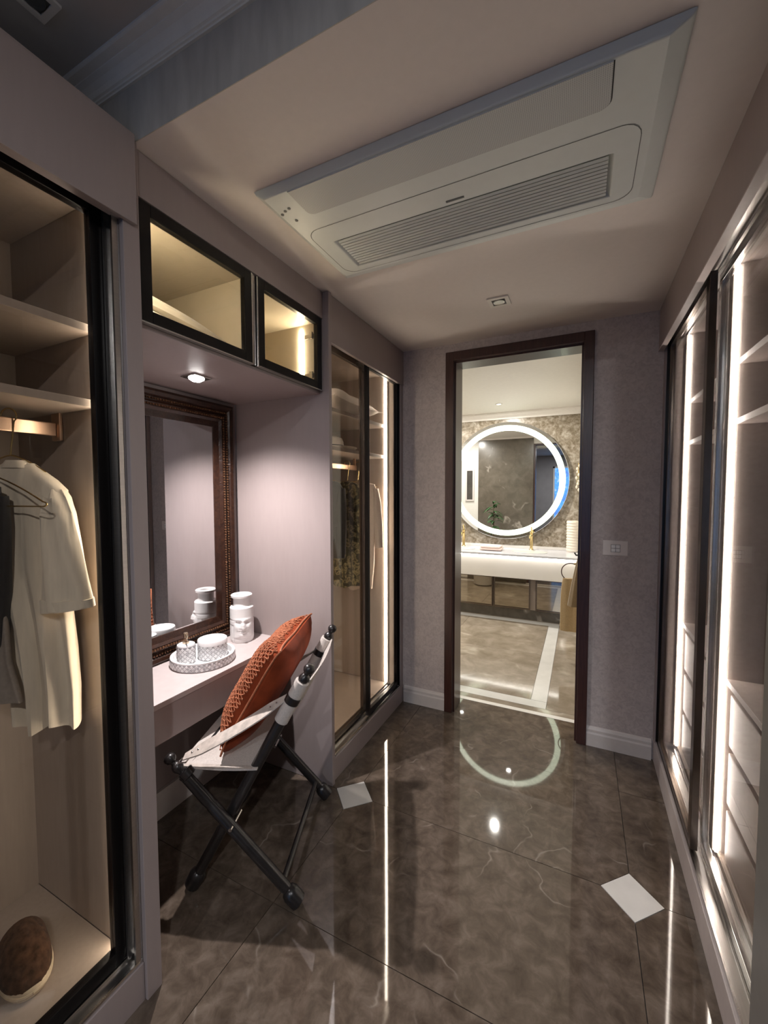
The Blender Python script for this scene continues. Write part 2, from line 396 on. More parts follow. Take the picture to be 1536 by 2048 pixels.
# ---- back wall with the doorway
DX0, DX1, DZ = -.775, .0, 2.385
wl = struct('wall_back', G().box(XL-.7, DX0, YB, YB+.13, 0, ZC).box(DX1, 1.1, YB, YB+.13, 0, ZC).box(DX0, DX1, YB, YB+.13, DZ, ZC), 'wallpaper')
door = thing('door_1', 'open doorway with dark wood casing', None, ((DX0+DX1)/2, YB, 0), kind='structure')
for (a, b_) in ((-.829, DX0), (DX1, .054)):
    obj('casing', box(a, b_, YB-.022, YB+.002, 0, 2.443), 'dark_wood', door, bevel=.003)
obj('casing', box(DX0-.0005, DX1+.0005, YB-.022, YB+.002, DZ, 2.443), 'dark_wood', door, bevel=.003)
obj('jamb', box(DX0-.02, DX0+.012, YB+.003, YB+.16, 0, DZ), 'dark_wood', door, bevel=.002)
obj('jamb', box(DX1-.012, DX1+.02, YB+.003, YB+.16, 0, DZ), 'dark_wood', door, bevel=.002)
obj('head_jamb', box(DX0, DX1, YB+.003, YB+.16, DZ-.012, DZ+.01), 'dark_wood', door, bevel=.002)
def skirting(n, x0, x1):
    pr = [(0,0),(.016,0),(.016,.075),(.012,.085),(.012,.100),(.006,.112),(0,.118)]
    g = G().loft([[(x, YB-d, z) for d, z in pr] for x in (x0, x1)]); struct(n, g, 'skirting')
skirting('baseboard_right', .054, XR-.01); skirting('baseboard_left', XL+.005, -.829)

# ---- bathroom shell
struct('wall_bathroom_back', box(-3.2, .1, YV, YV+.05, 0, ZB), 'bath_wall_marble')
struct('wall_bathroom_right', box(.016, .06, YB+.131, YV, 0, ZB), 'bath_wall_paint')
struct('wall_bathroom_left', box(-3.25, -3.2, 2.85, YV, 0, ZB), 'bath_wall_paint')
gw = G().box(-3.2, -1.80, YB+.131, YB+.16, 0, ZB); struct('wall_bathroom_front', gw, 'bath_wall_paint')
struct('wall_bathroom_panel', box(-1.80, DX0-.021, YB+.131, YB+.175, .30, ZB), 'bath_panel_marble')
struct('wall_bathroom_lintel', box(DX0-.021, .03, YB+.131, YB+.165, DZ+.011, ZB), 'bath_wall_paint')
struct('wall_bathroom_dado', box(-1.80, DX0-.021, YB+.131, YB+.16, 0, .28), 'bath_panel_marble')
struct('trim_4', box(-1.80, DX0-.021, YB+.131, YB+.185, .28, .30), 'quartz')
struct('ceiling_bathroom', box(-3.2, .1, YB+.131, YV+.05, ZB, ZB+.06), 'white_paint')
pr = [(0,0),(.012,0),(.016,.02),(.05,.045),(.06,.06),(.09,.066),(.09,.08),(0,.08)]
struct('trim_5', G().loft([[(x, YV-d, ZB-.08+h) for d, h in pr] for x in (-3.2, .016)]), 'white_paint')

# ================================================================== WARDROBES
def led(name, x0, x1, y0, y1, z0, z1, mat, parent):
    obj(name, box(x0, x1, y0, y1, z0, z1), mat, parent)
def sliding_door(parent, x0, x1, y0, y1, z0, z1, st, mat, glass, handle=False, rail=.035):
    g = G().box(x0, x1, y0, y0+st, z0, z1).box(x0, x1, y1-st, y1, z0, z1).box(x0, x1, y0+st, y1-st, z0, z0+rail).box(x0, x1, y0+st, y1-st, z1-rail, z1)
    d = obj('sliding_door', g, mat, parent, bevel=.0015)
    xm = (x0+x1)/2
    obj('glass_pane', box(xm-.0025, xm+.0025, y0+st, y1-st, z0+rail, z1-rail), glass, d)
    return d
def tracks(parent, xa, xb, y0, y1, z, up):
    s = 1 if up else -1
    for k, x in enumerate((xa, (xa+xb)/2, xb)):
        a, b_ = sorted((z, z+s*.012)); obj('track', box(x-.003, x+.003, y0, y1, a, b_), 'chrome', parent)
    a, b_ = sorted((z, z+s*.003)); obj('track', box(min(xa,xb), max(xa,xb), y0, y1, a, b_), 'steel_track', parent)

# ---- left, far end (beside the bathroom wall)
FZ = 2.268
wf = thing('wardrobe', 'glass-fronted built-in wardrobe between the dressing niche and the bathroom wall', 'wardrobe', (-1.45, 2.2, 0), group='built-in glass wardrobes')
obj('side_panel', box(XN, XL+.012, Y1, Y1+.024, 0, ZC-.002), 'laminate', wf, bevel=.0015)
obj('side_panel', box(XN, XL-.004, YB-.045, YB-.004, .12, ZC-.002), 'laminate', wf, bevel=.0015)
obj('inner_panel', box(XN+.02, XL-.10, YB-.060, YB-.046, .14, 2.335), 'interior', wf)
obj('inner_panel', box(XN+.02, XL-.10, Y1+.025, Y1+.035, .14, 2.335), 'interior', wf)
obj('back_panel', box(XN, XN+.018, Y1+.025, YB-.046, .13, 2.36), 'interior', wf)
obj('fascia', box(XL-.020, XL, Y1+.025, YB-.003, FZ, ZC-.002), 'laminate', wf, bevel=.0015)
obj('top_panel', box(XN+.019, XL-.021, Y1+.025, YB-.046, 2.336, 2.36), 'interior', wf)
obj('bottom_panel', box(XN+.019, XL-.105, Y1+.036, YB-.061, .10, .138), 'interior', wf)
obj('plinth', box(XL-.105, XL-.002, Y1+.025, YB-.003, 0, .118), 'laminate', wf, bevel=.0015)
tracks(wf, XL-.095, XL-.012, Y1+.026, YB-.046, .118, True)
tracks(wf, XL-.095, XL-.024, Y1+.026, YB-.046, 2.335, False)
obj('jamb_channel', box(XL-.10, XL-.050, YB-.052, YB-.0455, .131, 2.30), 'interior', wf)
obj('jamb_strip', box(XL-.048, XL-.012, YB-.050, YB-.0455, .131, 2.30), 'black_frame', wf)
sliding_door(wf, XL-.045, XL-.022, 2.185, YB-.051, .131, 2.30, .024, 'black_frame', 'glass')
sliding_door(wf, XL-.086, XL-.064, Y1+.040, 2.225, .131, 2.30, .034, 'bronze_frame', 'glass_bronze')
for z in (1.995, 1.78):
    obj('shelf', box(XN+.019, -1.262, Y1+.036, YB-.061, z-.022, z), 'interior', wf, bevel=.001)
rl = obj('hanging_rail', box(-1.465, -1.449, 1.95, 2.56, 1.675, 1.71), 'rose_gold', wf, bevel=.004)
obj('led_strip', box(-1.262, -1.247, YB-.066, YB-.0605, .142, 2.325), 'led_warm', wf)
obj('led_strip', box(-1.262, -1.247, Y1+.0355, Y1+.041, .142, 2.325), 'led_warm', wf)
# rail ends go to brackets hung from the shelf above
for y in (1.97, 2.54): obj('rail_bracket', box(-1.464, -1.450, y-.008, y+.008, 1.709, 1.758), 'rose_gold', wf)

# ---- left, near end (beside the camera)
wn = thing('wardrobe', 'nearest glass-fronted wardrobe with a white shirt hanging behind its black-framed door', 'wardrobe', (-1.45, .1, 0), group='built-in glass wardrobes')
NY = -.62
obj('side_panel', box(XN, XL, .728, Y0, 0, ZC-.002), 'laminate', wn, bevel=.0015)
obj('side_panel', box(XN, XL, NY-.03, NY, 0, ZC-.002), 'laminate', wn, bevel=.0015)
obj('inner_panel', box(XN+.02, XL-.11, .712, .727, .14, 2.335), 'interior', wn)
obj('back_panel', box(XN, XN+.05, NY+.001, .727, .11, 2.36), 'interior', wn)
obj('fascia', box(XL+.0005, XL+.014, NY+.001, .760, FZ-.004, ZC-.002), 'laminate', wn, bevel=.0015)
obj('fascia_backing', box(XL-.020, XL, NY+.001, .727, FZ, ZC-.002), 'laminate', wn)
obj('roof_panel', box(XN, XL+.012, NY, .760, ZC-.001, ZC+.004), 'laminate', wn)
obj('top_panel', box(XN+.051, XL-.021, NY+.001, .727, 2.336, 2.36), 'interior', wn)
obj('bottom_panel', box(XN+.051, XL-.115, NY+.001, .711, .10, .138), 'interior', wn)
obj('plinth', box(XL-.115, XL-.010, NY+.001, .727, 0, .118), 'laminate', wn, bevel=.0015)
tracks(wn, XL-.100, XL-.018, NY+.002, .726, .118, True)
tracks(wn, XL-.100, XL-.024, NY+.002, .726, 2.335, False)
obj('jamb_channel', box(XL-.092, XL-.018, .7215, .7275, .131, 2.32), 'chrome', wn)
obj('jamb_channel', box(XL-.058, XL-.050, .706, .7213, .131, 2.32), 'steel_track', wn)
obj('jamb_channel', box(XL-.022, XL-.014, .706, .7213, .131, 2.32), 'steel_track', wn)
sliding_door(wn, XL-.086, XL-.060, -.02, .712, .131, 2.315, .036, 'black_frame', 'glass', rail=.042)
sliding_door(wn, XL-.048, XL-.026, NY+.004, .05, .131, 2.315, .036, 'black_frame', 'glass', rail=.042)
for z in (1.995, 1.785):
    obj('shelf', box(XN+.051, -1.262, NY+.002, .711, z-.022, z), 'interior', wn, bevel=.001)
obj('hanging_rail', box(-1.466, -1.448, -.3, .700, 1.693, 1.733), 'rose_gold', wn, bevel=.003)
obj('rail_bracket', box(-1.480, -1.434, .7005, .7115, 1.680, 1.765), 'rose_gold', wn, bevel=.003)
obj('led_strip', box(-1.266, -1.251, .7065, .7115, .142, 2.325), 'led_near', wn)

# ---- right
FX = .365
wr = thing('wardrobe', 'right-hand glass wardrobe with two white light strips and inner drawers', 'wardrobe', (.7, 2.0, 0), group='built-in glass wardrobes')
RB = 1.02
RY0 = 1.22
obj('fascia', box(FX, FX+.020, RY0, YB-.003, 2.285, ZC-.002), 'laminate', wr, bevel=.0015)
obj('fascia_lip', box(FX-.003, FX+.0235, RY0, YB-.003, 2.279, 2.2845), 'laminate_edge', wr)
obj('plinth', box(XR, XR+.10, RY0, YB-.003, 0, .118), 'laminate_edge', wr, bevel=.0015)
obj('side_panel', box(XR-.004, RB, YB-.040, YB-.004, .12, 2.36), 'laminate', wr, bevel=.0015)
obj('end_panel', box(XR-.004, RB, Y0+.021, RY0-.001, 0, ZC-.002), 'grey_panel', wr, bevel=.0015)
obj('inner_panel', box(.478, RB-.02, YB-.056, YB-.041, .14, 2.335), 'interior_mauve', wr)
obj('divider_panel', box(.478, RB-.02, 1.905, 1.945, .14, 2.335), 'interior_mauve', wr, bevel=.001)
obj('back_panel', box(RB-.018, RB, RY0, YB-.041, .11, 2.36), 'interior_mauve', wr)
obj('top_panel', box(FX+.021, RB-.019, RY0, YB-.041, 2.336, 2.36), 'interior_mauve', wr)
obj('bottom_panel', box(XR+.101, RB-.019, RY0, YB-.041, .10, .138), 'interior', wr)
tracks(wr, XR+.012, XR+.085, RY0+.001, YB-.041, .118, True)
tracks(wr, XR+.002, XR+.085, RY0+.001, YB-.041, 2.335, False)
obj('jamb_channel', box(XR+.040, XR+.086, YB-.048, YB-.0405, .131, 2.32), 'interior_mauve', wr)
obj('jamb_strip', box(XR+.004, XR+.038, YB-.046, YB-.0405, .131, 2.32), 'black_frame', wr)
sliding_door(wr, XR+.012, XR+.036, 1.885, YB-.047, .131, 2.318, .040, 'bronze_frame', 'glass')
sliding_door(wr, XR+.052, XR+.074, RY0+.004, 1.935, .131, 2.318, .030, 'chrome', 'glass')
for (a, b_) in ((RY0+.001, 1.904), (1.946, YB-.057)):
    for z in (2.0, 1.785):
        obj('shelf', box(.505, RB-.019, a, b_, z-.022, z), 'interior_mauve', wr, bevel=.001)
    obj('led_strip', box(.486, .496, b_-.0055, b_-.0005, .142, 2.325), 'led_right', wr)
    # three drawers below
    obj('drawer_carcass', box(.53, RB-.020, a+.001, b_-.03, .140, .80), 'interior_mauve', wr)
    obj('drawer_top', box(.500, RB-.020, a+.001, b_-.012, .802, .824), 'interior_mauve', wr, bevel=.001)
    for k in range(3):
        z0 = .144+k*.219
        dr = obj('drawer', box(.508, .529, a+.004, b_-.032, z0, z0+.192), 'interior_mauve', wr, bevel=.003)

# ================================================================== DRESSING NICHE
struct('wall_niche', box(XN-.03, XN-.001, Y0, Y1, 0, ZC), 'laminate')
struct('baseboard_niche', box(XN, XN+.016, Y0+.001, Y1-.001, 0, .13), 'skirting')
struct('trim_6', box(XL-.040, XL-.022, Y0+.001, Y1-.001, 2.372, ZC-.002), 'laminate')
def cabinet(label, y0, y1, near):
    t = thing('overhead_cabinet', label, 'cabinet', (-1.45, (y0+y1)/2, 2.02), group='overhead cabinets above the dressing table')
    g = G().box(XN, XL-.045, y0, y1, 2.022, 2.040).box(XN, XL-.045, y0, y1, 2.352, 2.370).box(XN, XL-.045, y0, y0+.014, 2.040, 2.352).box(XN, XL-.045, y1-.014, y1, 2.040, 2.352).box(XN, XN+.01, y0+.014, y1-.014, 2.040, 2.352)
    obj('body', g, 'cabinet_interior', t)
    st = .036; x0, x1 = XL-.044, XL-.022
    d = obj('door', G().box(x0, x1, y0+.008, y0+.008+st, 2.024, 2.368).box(x0, x1, y1-.008-st, y1-.008, 2.024, 2.368).box(x0, x1, y0+.008+st, y1-.008-st, 2.024, 2.024+st).box(x0, x1, y0+.008+st, y1-.008-st, 2.368-st, 2.368), 'black_frame', t, bevel=.0015)
    obj('glass_pane', box(x0+.008, x0+.013, y0+.008+st, y1-.008-st, 2.024+st, 2.368-st), 'glass', d)
    ed = G().box(x0-.001, x1+.001, y0+.002, y1-.002, 2.0195, 2.0235).box(x0, x1, y0+.003, y0+.0075, 2.024, 2.368).box(x0, x1, y1-.0075, y1-.003, 2.024, 2.368)
    obj('edge_trim', ed, 'chrome', t)
    yl = y0+.0145 if near else y1-.0145-.005
    lx = -1.212 if near else -1.285
    obj('led_strip', box(lx, lx+.012, yl, yl+.005, 2.064, 2.330), 'led_cabinet', t)
    for z in (2.085, 2.275):
        yy = y0+.016 if near else y1-.016-.012
        h = obj('hinge', G().box(-1.25, -1.19, yy, yy+.012, z, z+.022), 'chrome', t, bevel=.002)
        obj('hinge_cup', G().box(-1.215, -1.196, yy-.012 if not near else yy+.012, yy if not near else yy+.024, z-.006, z+.028), 'chrome', h, bevel=.002)
    return t
cabinet('overhead cabinet with black-framed glass door and folded quilt, nearer the camera', Y0+.006, 1.243, True)
cabinet('empty overhead cabinet with black-framed glass door, light strip and hinges', 1.263, Y1-.004, False)
struct('trim_7', box(XL-.040, XL-.030, 1.244, 1.262, 2.022, 2.371), 'steel_track')

struct('trim_8', box(XN+.001, XL-.041, Y0+.001, Y1-.001, 2.008, 2.0190), 'laminate')
# niche downlight: sunk in the underside of the overhead cabinets
dl = thing('niche_downlight', 'lit round downlight on a square plate above the vanity mirror', 'downlight', (-1.475, 1.235, 2.008))
def rot_sq(cx, cy, r, z0, z1, a=0):
    return G().prism([(cx+r*math.cos(a+k*math.pi/2), cy+r*math.sin(a+k*math.pi/2)) for k in range(4)], z0, z1)
obj('plate', rot_sq(-1.475, 1.235, .062, 2.0025, 2.0078, math.pi/4), 'chrome', dl, bevel=.001)
obj('lens', G().lathe([(.002,-.014),(.018,-.012),(.029,-.005),(.032,0)], (-1.475, 1.235, 2.0025), 20), 'lamp_lens', dl, smooth=True)
lamp('niche_lamp', 'SPOT', (-1.475, 1.235, 1.980), P_SPOT, (1.0, .93, .92), dl, size=.012, spot=2.35, blend=1.0)

# dressing table
t = thing('dressing_table', 'floating mauve laminate dressing table in the niche', 'dressing table', (-1.58, 1.25, 0))
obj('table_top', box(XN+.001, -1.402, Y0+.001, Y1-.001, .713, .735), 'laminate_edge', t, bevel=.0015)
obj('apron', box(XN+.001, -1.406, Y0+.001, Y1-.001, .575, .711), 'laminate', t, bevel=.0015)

# vanity mirror
MX = XN+.002
my0, my1, mz0, mz1 = .815, 1.675, .7365, 1.985
t = thing('vanity_mirror', 'tall vanity mirror in a carved dark wood beaded frame', 'mirror', (MX, (my0+my1)/2, mz0))
prof = [(0,0),(0,.030),(.012,.036),(.026,.030),(.034,.020),(.050,.020),(.060,.028),(.080,.028),(.092,.018),(.122,.012),(.125,0)]
def rail(c0, c1, d, inn):
    # frame bar from corner c0 to c1 (y,z), inn = inward direction, d = bar direction, mitred ends
    a = []; b_ = []
    for o_, h in prof:
        a.append((MX+h, c0[0]+inn[0]*o_+d[0]*o_, c0[1]+inn[1]*o_+d[1]*o_)); b_.append((MX+h, c1[0]+inn[0]*o_-d[0]*o_, c1[1]+inn[1]*o_-d[1]*o_))
    return G().loft([a, b_])
for c0, c1, d, inn in (((my0,mz0),(my1,mz0),(1,0),(0,1)), ((my0,mz1),(my1,mz1),(1,0),(0,-1)), ((my0,mz0),(my0,mz1),(0,1),(1,0)), ((my1,mz0),(my1,mz1),(0,1),(-1,0))):
    fb = obj('frame_bar', rail(c0, c1, d, inn), 'carved_wood', t)
    for off, hx in ((.042, .0235), (.070, .031)):
        g = G(); A = Vector((c0[0]+(inn[0]+d[0])*off, c0[1]+(inn[1]+d[1])*off)); B = Vector((c1[0]+(inn[0]-d[0])*off, c1[1]+(inn[1]-d[1])*off))
        n = int((B-A).length/.0135)
        for k in range(n+1):
            p = A.lerp(B, k/n); r = .0052+.0012*random.random()
            g.ball((MX+hx, p.x, p.y), r, 6, 4)
        o = obj('bead_row', g, 'rose_gold' if False else 'carved_bead', fb, smooth=True, kind='stuff') if 'carved_bead' in MATS else None
        if o is None:
            plain('carved_bead', (.20, .10, .055), .16, metal=.6, var=.4, scale=90)
            obj('bead_row', g, 'carved_bead', fb, smooth=True, kind='stuff')
obj('mirror_glass', box(MX, MX+.008, my0+.123, my1-.123, mz0+.123, mz1-.123), 'mirror', t)

# ceramic head vase
VX, VY, VZ = -1.612, 1.60, .735
t = thing('head_vase', 'white ceramic vase shaped like a sculpted face beside the mirror', 'vase', (VX, VY, VZ))
FA = math.atan2(-VY, -VX+.35)      # the face looks towards the room
def vase_r(a, z):
    r = .060
    d = (a-FA+math.pi) % (2*math.pi) - math.pi          # angle from the face axis
    s = d*r; zz = z                                     # arc distance, height
    def bl(cx, cz, sx, sz, amp): return amp*math.exp(-((s-cx)/sx)**2-((zz-cz)/sz)**2)
    face = math.exp(-(d/1.0)**4)
    r += bl(0, .098, .009, .020, .020)                  # nose
    r += bl(0, .083, .013, .007, .010)
    r += bl(0, .122, .040, .007, .006)*1.0              # brow
    r -= bl(.021, .110, .013, .008, .010)+bl(-.021, .110, .013, .008, .010)   # eyes
    r += bl(.021, .108, .008, .004, .004)+bl(-.021, .108, .008, .004, .004)
    r += bl(0, .070, .016, .004, .007)+bl(0, .061, .014, .004, .007)          # lips
    r -= bl(0, .0655, .015, .0018, .004)
    r += bl(0, .045, .018, .010, .007)                  # chin
    r += bl(.030, .085, .014, .018, .004)+bl(-.030, .085, .014, .018, .004)   # cheeks
    if abs(d) > .8 and zz < .095: r -= .003*(.5+.5*math.cos(d*26))            # grooves at the sides
    if zz < .03: r -= .003*face
    if .118 < zz < .124: r -= .0015
    return r
rings = []
N = 72
for k in range(51):
    z = k*.175/50
    sc = 1-.10*max(0, (.02-z)/.02)**2
    rings.append([(VX+vase_r(2*math.pi*i/N, z)*sc*math.cos(2*math.pi*i/N), VY+vase_r(2*math.pi*i/N, z)*sc*math.sin(2*math.pi*i/N), VZ+z) for i in range(N)])
for r, z in ((.060,.182),(.056,.187),(.046,.188)):
    rings.append([(VX+r*math.cos(2*math.pi*i/N), VY+r*math.sin(2*math.pi*i/N), VZ+z) for i in range(N)])
obj('face_body', G().loft(rings), 'ceramic', t, smooth=True)
obj('neck', G().lathe([(.044,.186),(.042,.20),(.042,.226),(.046,.233),(.053,.236),(.054,.246),(.050,.249),(.034,.249),(.030,.244),(.030,.20)], (VX,VY,VZ), 40), 'ceramic', t, smooth=True)

# shell-mosaic tray with soap dispenser and lidded jar
def diamonds(parent, cx, cy, r, z0, rows, n, hh, sx=1, sy=1, rot=0.0):
    # thin diamond shell pieces round a cylinder, every second row shifted by half a step
    w = 2*math.pi*r/n*.47; h = hh*.47; me = None
    for row in range(rows):
        for k in range(n):
            a = 2*math.pi*(k+.5*(row % 2))/n+rot
            half = (row == 0 or row == rows-1) and rows > 1
            zc = z0+hh/2*row+hh/2*.0
            px, py = cx+sx*r*math.cos(a), cy+sy*r*math.sin(a)
            nx, ny = math.cos(a)/sx, math.sin(a)/sy
            if me is None:
                g = G().add([(0,-w,0),(0,0,-h),(0,w,0),(0,0,h),(.0016,0,0),(.0012,-w*.45,h*.45),(.0012,w*.45,h*.45),(.0012,-w*.45,-h*.45),(.0012,w*.45,-h*.45)],
                            [(0,7,4),(7,1,4),(1,8,4),(8,2,4),(2,6,4),(6,3,4),(3,5,4),(5,0,4)])
                o = obj('mosaic_piece', g, 'shell', parent, local=True); me = o.data
            else:
                o = bpy.data.objects.new('mosaic_piece', me); COL.objects.link(o); o.parent = parent
            R_ = Vector(root_of(parent).location)
            o.location = (px-R_.x, py-R_.y, zc-R_.z); o.rotation_euler = (0, 0, math.atan2(ny, nx))
TX, TY, TZ = -1.576, 1.320, .735
TR = .138
t = thing('mosaic_tray', 'round white tray with a shell-mosaic rim on the dressing table', 'tray', (TX,TY,TZ))
obj('tray_bowl', G().lathe([(TR-.005,0),(TR,.003),(TR,.034),(TR+.0005,.040),(TR-.006,.042),(TR-.012,.040),(TR-.013,.012),(TR-.02,.009),(.002,.009)], (TX,TY,TZ), 64), 'tray_white', t, smooth=True)
obj('rim_band', G().lathe([(TR-.001,.004),(TR+.0012,.005),(TR+.0012,.033),(TR-.001,.034)], (TX,TY,TZ), 64, caps=False), 'tray_base', t, smooth=True)
diamonds(t, TX, TY, TR+.0014, TZ+.0115, 3, 42, .0165)
SX_, SY_, SZ_ = -1.612, 1.258, .7442
t = thing('soap_dispenser', 'shell-mosaic soap dispenser with brass pump on the tray', 'soap dispenser', (SX_,SY_,SZ_))
obj('bottle', G().lathe([(.036,0),(.038,.003),(.038,.080),(.037,.086),(.032,.089),(.012,.090)], (SX_,SY_,SZ_), 36), 'tray_white', t, smooth=True)
obj('mosaic_band', G().lathe([(.0378,.002),(.0388,.003),(.0388,.080),(.0378,.081)], (SX_,SY_,SZ_), 36, caps=False), 'tray_base', t, smooth=True)
diamonds(t, SX_, SY_, .0390, SZ_+.012, 7, 12, .0195)
obj('pump', G().lathe([(.014,.089),(.015,.098),(.006,.100),(.005,.115),(.010,.117),(.010,.136),(.009,.138),(.002,.138)], (SX_,SY_,SZ_), 18), 'pump_brass', t, smooth=True)
obj('nozzle', G().tube([(SX_,SY_,SZ_+.130),(SX_+.018,SY_-.01,SZ_+.132),(SX_+.034,SY_-.02,SZ_+.124)], [.005,.004,.0025], 10), 'pump_brass', t, smooth=True)
JX, JY, JZ = -1.562, 1.362, .7442
t = thing('lidded_jar', 'round shell-mosaic jar with white lid on the tray', 'jar', (JX,JY,JZ))
obj('jar_body', G().lathe([(.062,0),(.064,.003),(.064,.062),(.062,.064),(.002,.064)], (JX,JY,JZ), 48), 'tray_base', t, smooth=True)
diamonds(t, JX, JY, .0643, JZ+.011, 6, 18, .0205)
ld = obj('lid', G().lathe([(.064,.065),(.066,.067),(.066,.083),(.064,.087),(.056,.089),(.002,.089)], (JX,JY,JZ), 48), 'tray_white', t, smooth=True)

# ================================================================== FOLDING CHAIR
CA = Vector((-.908, 1.154, 0)); CV = Vector((-.375, .927, 0)).normalized(); CF = Vector((-CV.y, CV.x, 0)); CW = .53
# local frame: x = forward (to the desk), y = from the near side to the far side, z up
crz = math.atan2(CF.y, CF.x)
# forward x sideways: y axis of a right-handed frame is 90 deg left of forward = -CV, so the far side is at negative y
t = thing('folding_chair', 'folding campaign chair with ebony legs and canvas seat at the dressing table', 'chair', CA, crz)
def P(u, v, z): return Vector((u, -v, z))
chair = t
def leg(p0, p1, foot, name='leg'):
    p0 = Vector(p0); p1 = Vector(p1); d = (p1-p0); Ln = d.length
    prof = [(.020,.0),(.030,.004),(.031,.045),(.026,.060),(.0185,.066),(.0205,.075),(.0205,Ln-.20),(.0185,Ln-.19),(.0205,Ln-.17),(.0195,Ln-.055),(.021,Ln-.050),(.021,Ln-.044),(.013,Ln-.036),(.0125,Ln-.028),(.019,Ln-.016),(.0205,Ln-.006),(.017,Ln+.005),(.0105,Ln+.012),(.0105,Ln+.017),(.018,Ln+.024),(.0215,Ln+.034),(.019,Ln+.044),(.012,Ln+.051),(.003,Ln+.053)]
    return G().lathe(prof, p0, 18, axis=d)
Z0 = .012
for v in (0.0, CW):
    s = .024 if v == 0 else -.024
    obj('leg', leg(P(0, v, Z0), P(.455, v, .512), True), 'ebony', chair, local=True, smooth=True)
    obj('leg', leg(P(.430, v+s*1.75, Z0), P(-.020, v+s*1.75, .840), True), 'ebony', chair, local=True, smooth=True)
    uc = .248
    obj('pivot_bolt', G().tube([P(uc-.004, v-.026*(1 if s > 0 else -1), .295), P(uc-.004, v+s*1.75+.026*(1 if s > 0 else -1), .295)], .007, 10), 'chrome', chair, local=True, smooth=True)
# cross rails: under the seat front, under the seat back, between the feet
def bar(u, z, r=.014, name='stretcher', a=0, b_=CW): obj(name, G().tube([P(u, a, z), P(u, b_, z)], r, 12), 'ebony', chair, local=True, smooth=True)
bar(.418, .487); bar(.168, .492, a=.042, b_=CW-.042); bar(.060, .083, .011); bar(.382, .100, .011, a=.042, b_=CW-.042)
# canvas seat slung between the rails
def seat(u, v):
    x = .155+.30*u; y = .012+(CW-.024)*v
    sag = -.012*math.sin(math.pi*u)*(.6+.4*math.sin(math.pi*v))
    return P(x, y, .504+sag-.0*u)
g = G().grid(seat, 14, 14)
def thick(g, t_, d=(0,0,-1)):
    n = len(g.v); dv = Vector(d)*t_; k = g.v[:]; f = g.f[:]
    edges = {}
    for q in f:
        for i in range(len(q)):
            e = (q[i], q[(i+1) % len(q)]); edges[e] = 1
    g.v += [p+dv for p in k]; g.f += [[i+n for i in q[::-1]] for q in f]
    g.f += [[a, b_, b_+n, a+n][::-1] for (a, b_) in edges if (b_, a) not in edges]
    return g
st = obj('seat', thick(g, .006), 'canvas', chair, local=True, smooth=True)
for v in (.012, CW-.030): obj('seam', G().box(.165, .450, -(v+.018), -v, .5065, .5085).xf(Matrix.Translation((0,0,-.006))), 'leather_strap', st, local=True)
# canvas back: sleeves round the rear posts and the sheet between them
def post(z, v): # centre line of the rear post
    k = (z-Z0)/(.840-Z0); s = .042 if v == 0 else -.042
    return P(.430-.450*k, v+s, z)
bk = None
for v in (0, CW):
    o = obj('back_sleeve', G().lathe([(.0225,0),(.0262,.002),(.0262,.112),(.0225,.114)], post(.672, v), 20, axis=post(.8, v)-post(.672, v)), 'canvas', chair, local=True, smooth=True)
    obj('back_sleeve', G().lathe([(.0225,0),(.0262,.002),(.0262,.070),(.0225,.072)], post(.790-.028, v)+Vector((0,0,0)), 20, axis=post(.8, v)-post(.672, v)), 'canvas', chair, local=True, smooth=True)
def back(u, v):
    z = .675+.150*v; a = post(z, 0); b_ = post(z, CW)
    p = a.lerp(b_, .03+.94*u); p.x -= .022+.012*math.sin(math.pi*u); return p
obj('backrest', thick(G().grid(back, 16, 6), .005, (-1, 0, -.3)), 'canvas', chair, local=True, smooth=True)
# arm straps from the rear post down to the front finials
for v in (0, CW):
    s = 1 if v == 0 else -1
    def strap(u, w, v=v, s=s):
        a = post(.765, v)+Vector((.028,0,0)); b_ = P(.425, v, .548)
        p = a.lerp(b_, u); p.z -= .012*math.sin(math.pi*u); ww = .023*min(1, .45+3*u, .45+3*(1-u))
        p.y += (w-.5)*2*ww; p.z -= (w-.5)*2*ww*.55*s; return p
    ar = obj('arm_strap', thick(G().grid(strap, 20, 2), .005), 'leather_strap', chair, local=True, smooth=True)
    for uu in (.10, .16, .86, .92):
        p = strap(uu, .5); obj('stud', G().ball((p.x, p.y, p.z+.001), .0042, 8, 4), 'chrome', ar, local=True, smooth=True)
    ax = post(.80, v)-post(.70, v)
    obj('strap_collar', G().lathe([(.022,0),(.0285,.003),(.0285,.030),(.022,.033)], post(.742, v), 20, axis=ax), 'ebony', chair, local=True, smooth=True)
    obj('strap_collar', G().lathe([(.021,0),(.026,.003),(.026,.026),(.021,.029)], P(.405, v, .474), 20, axis=(.455, 0, .518)), 'ebony', chair, local=True, smooth=True)
    obj('buckle', G().tube([P(.410, v-.014, .535), P(.440, v-.014, .532), P(.440, v+.014, .532), P(.410, v+.014, .535), P(.410, v-.014, .535)], .0028, 8), 'chrome', chair, local=True, smooth=True)

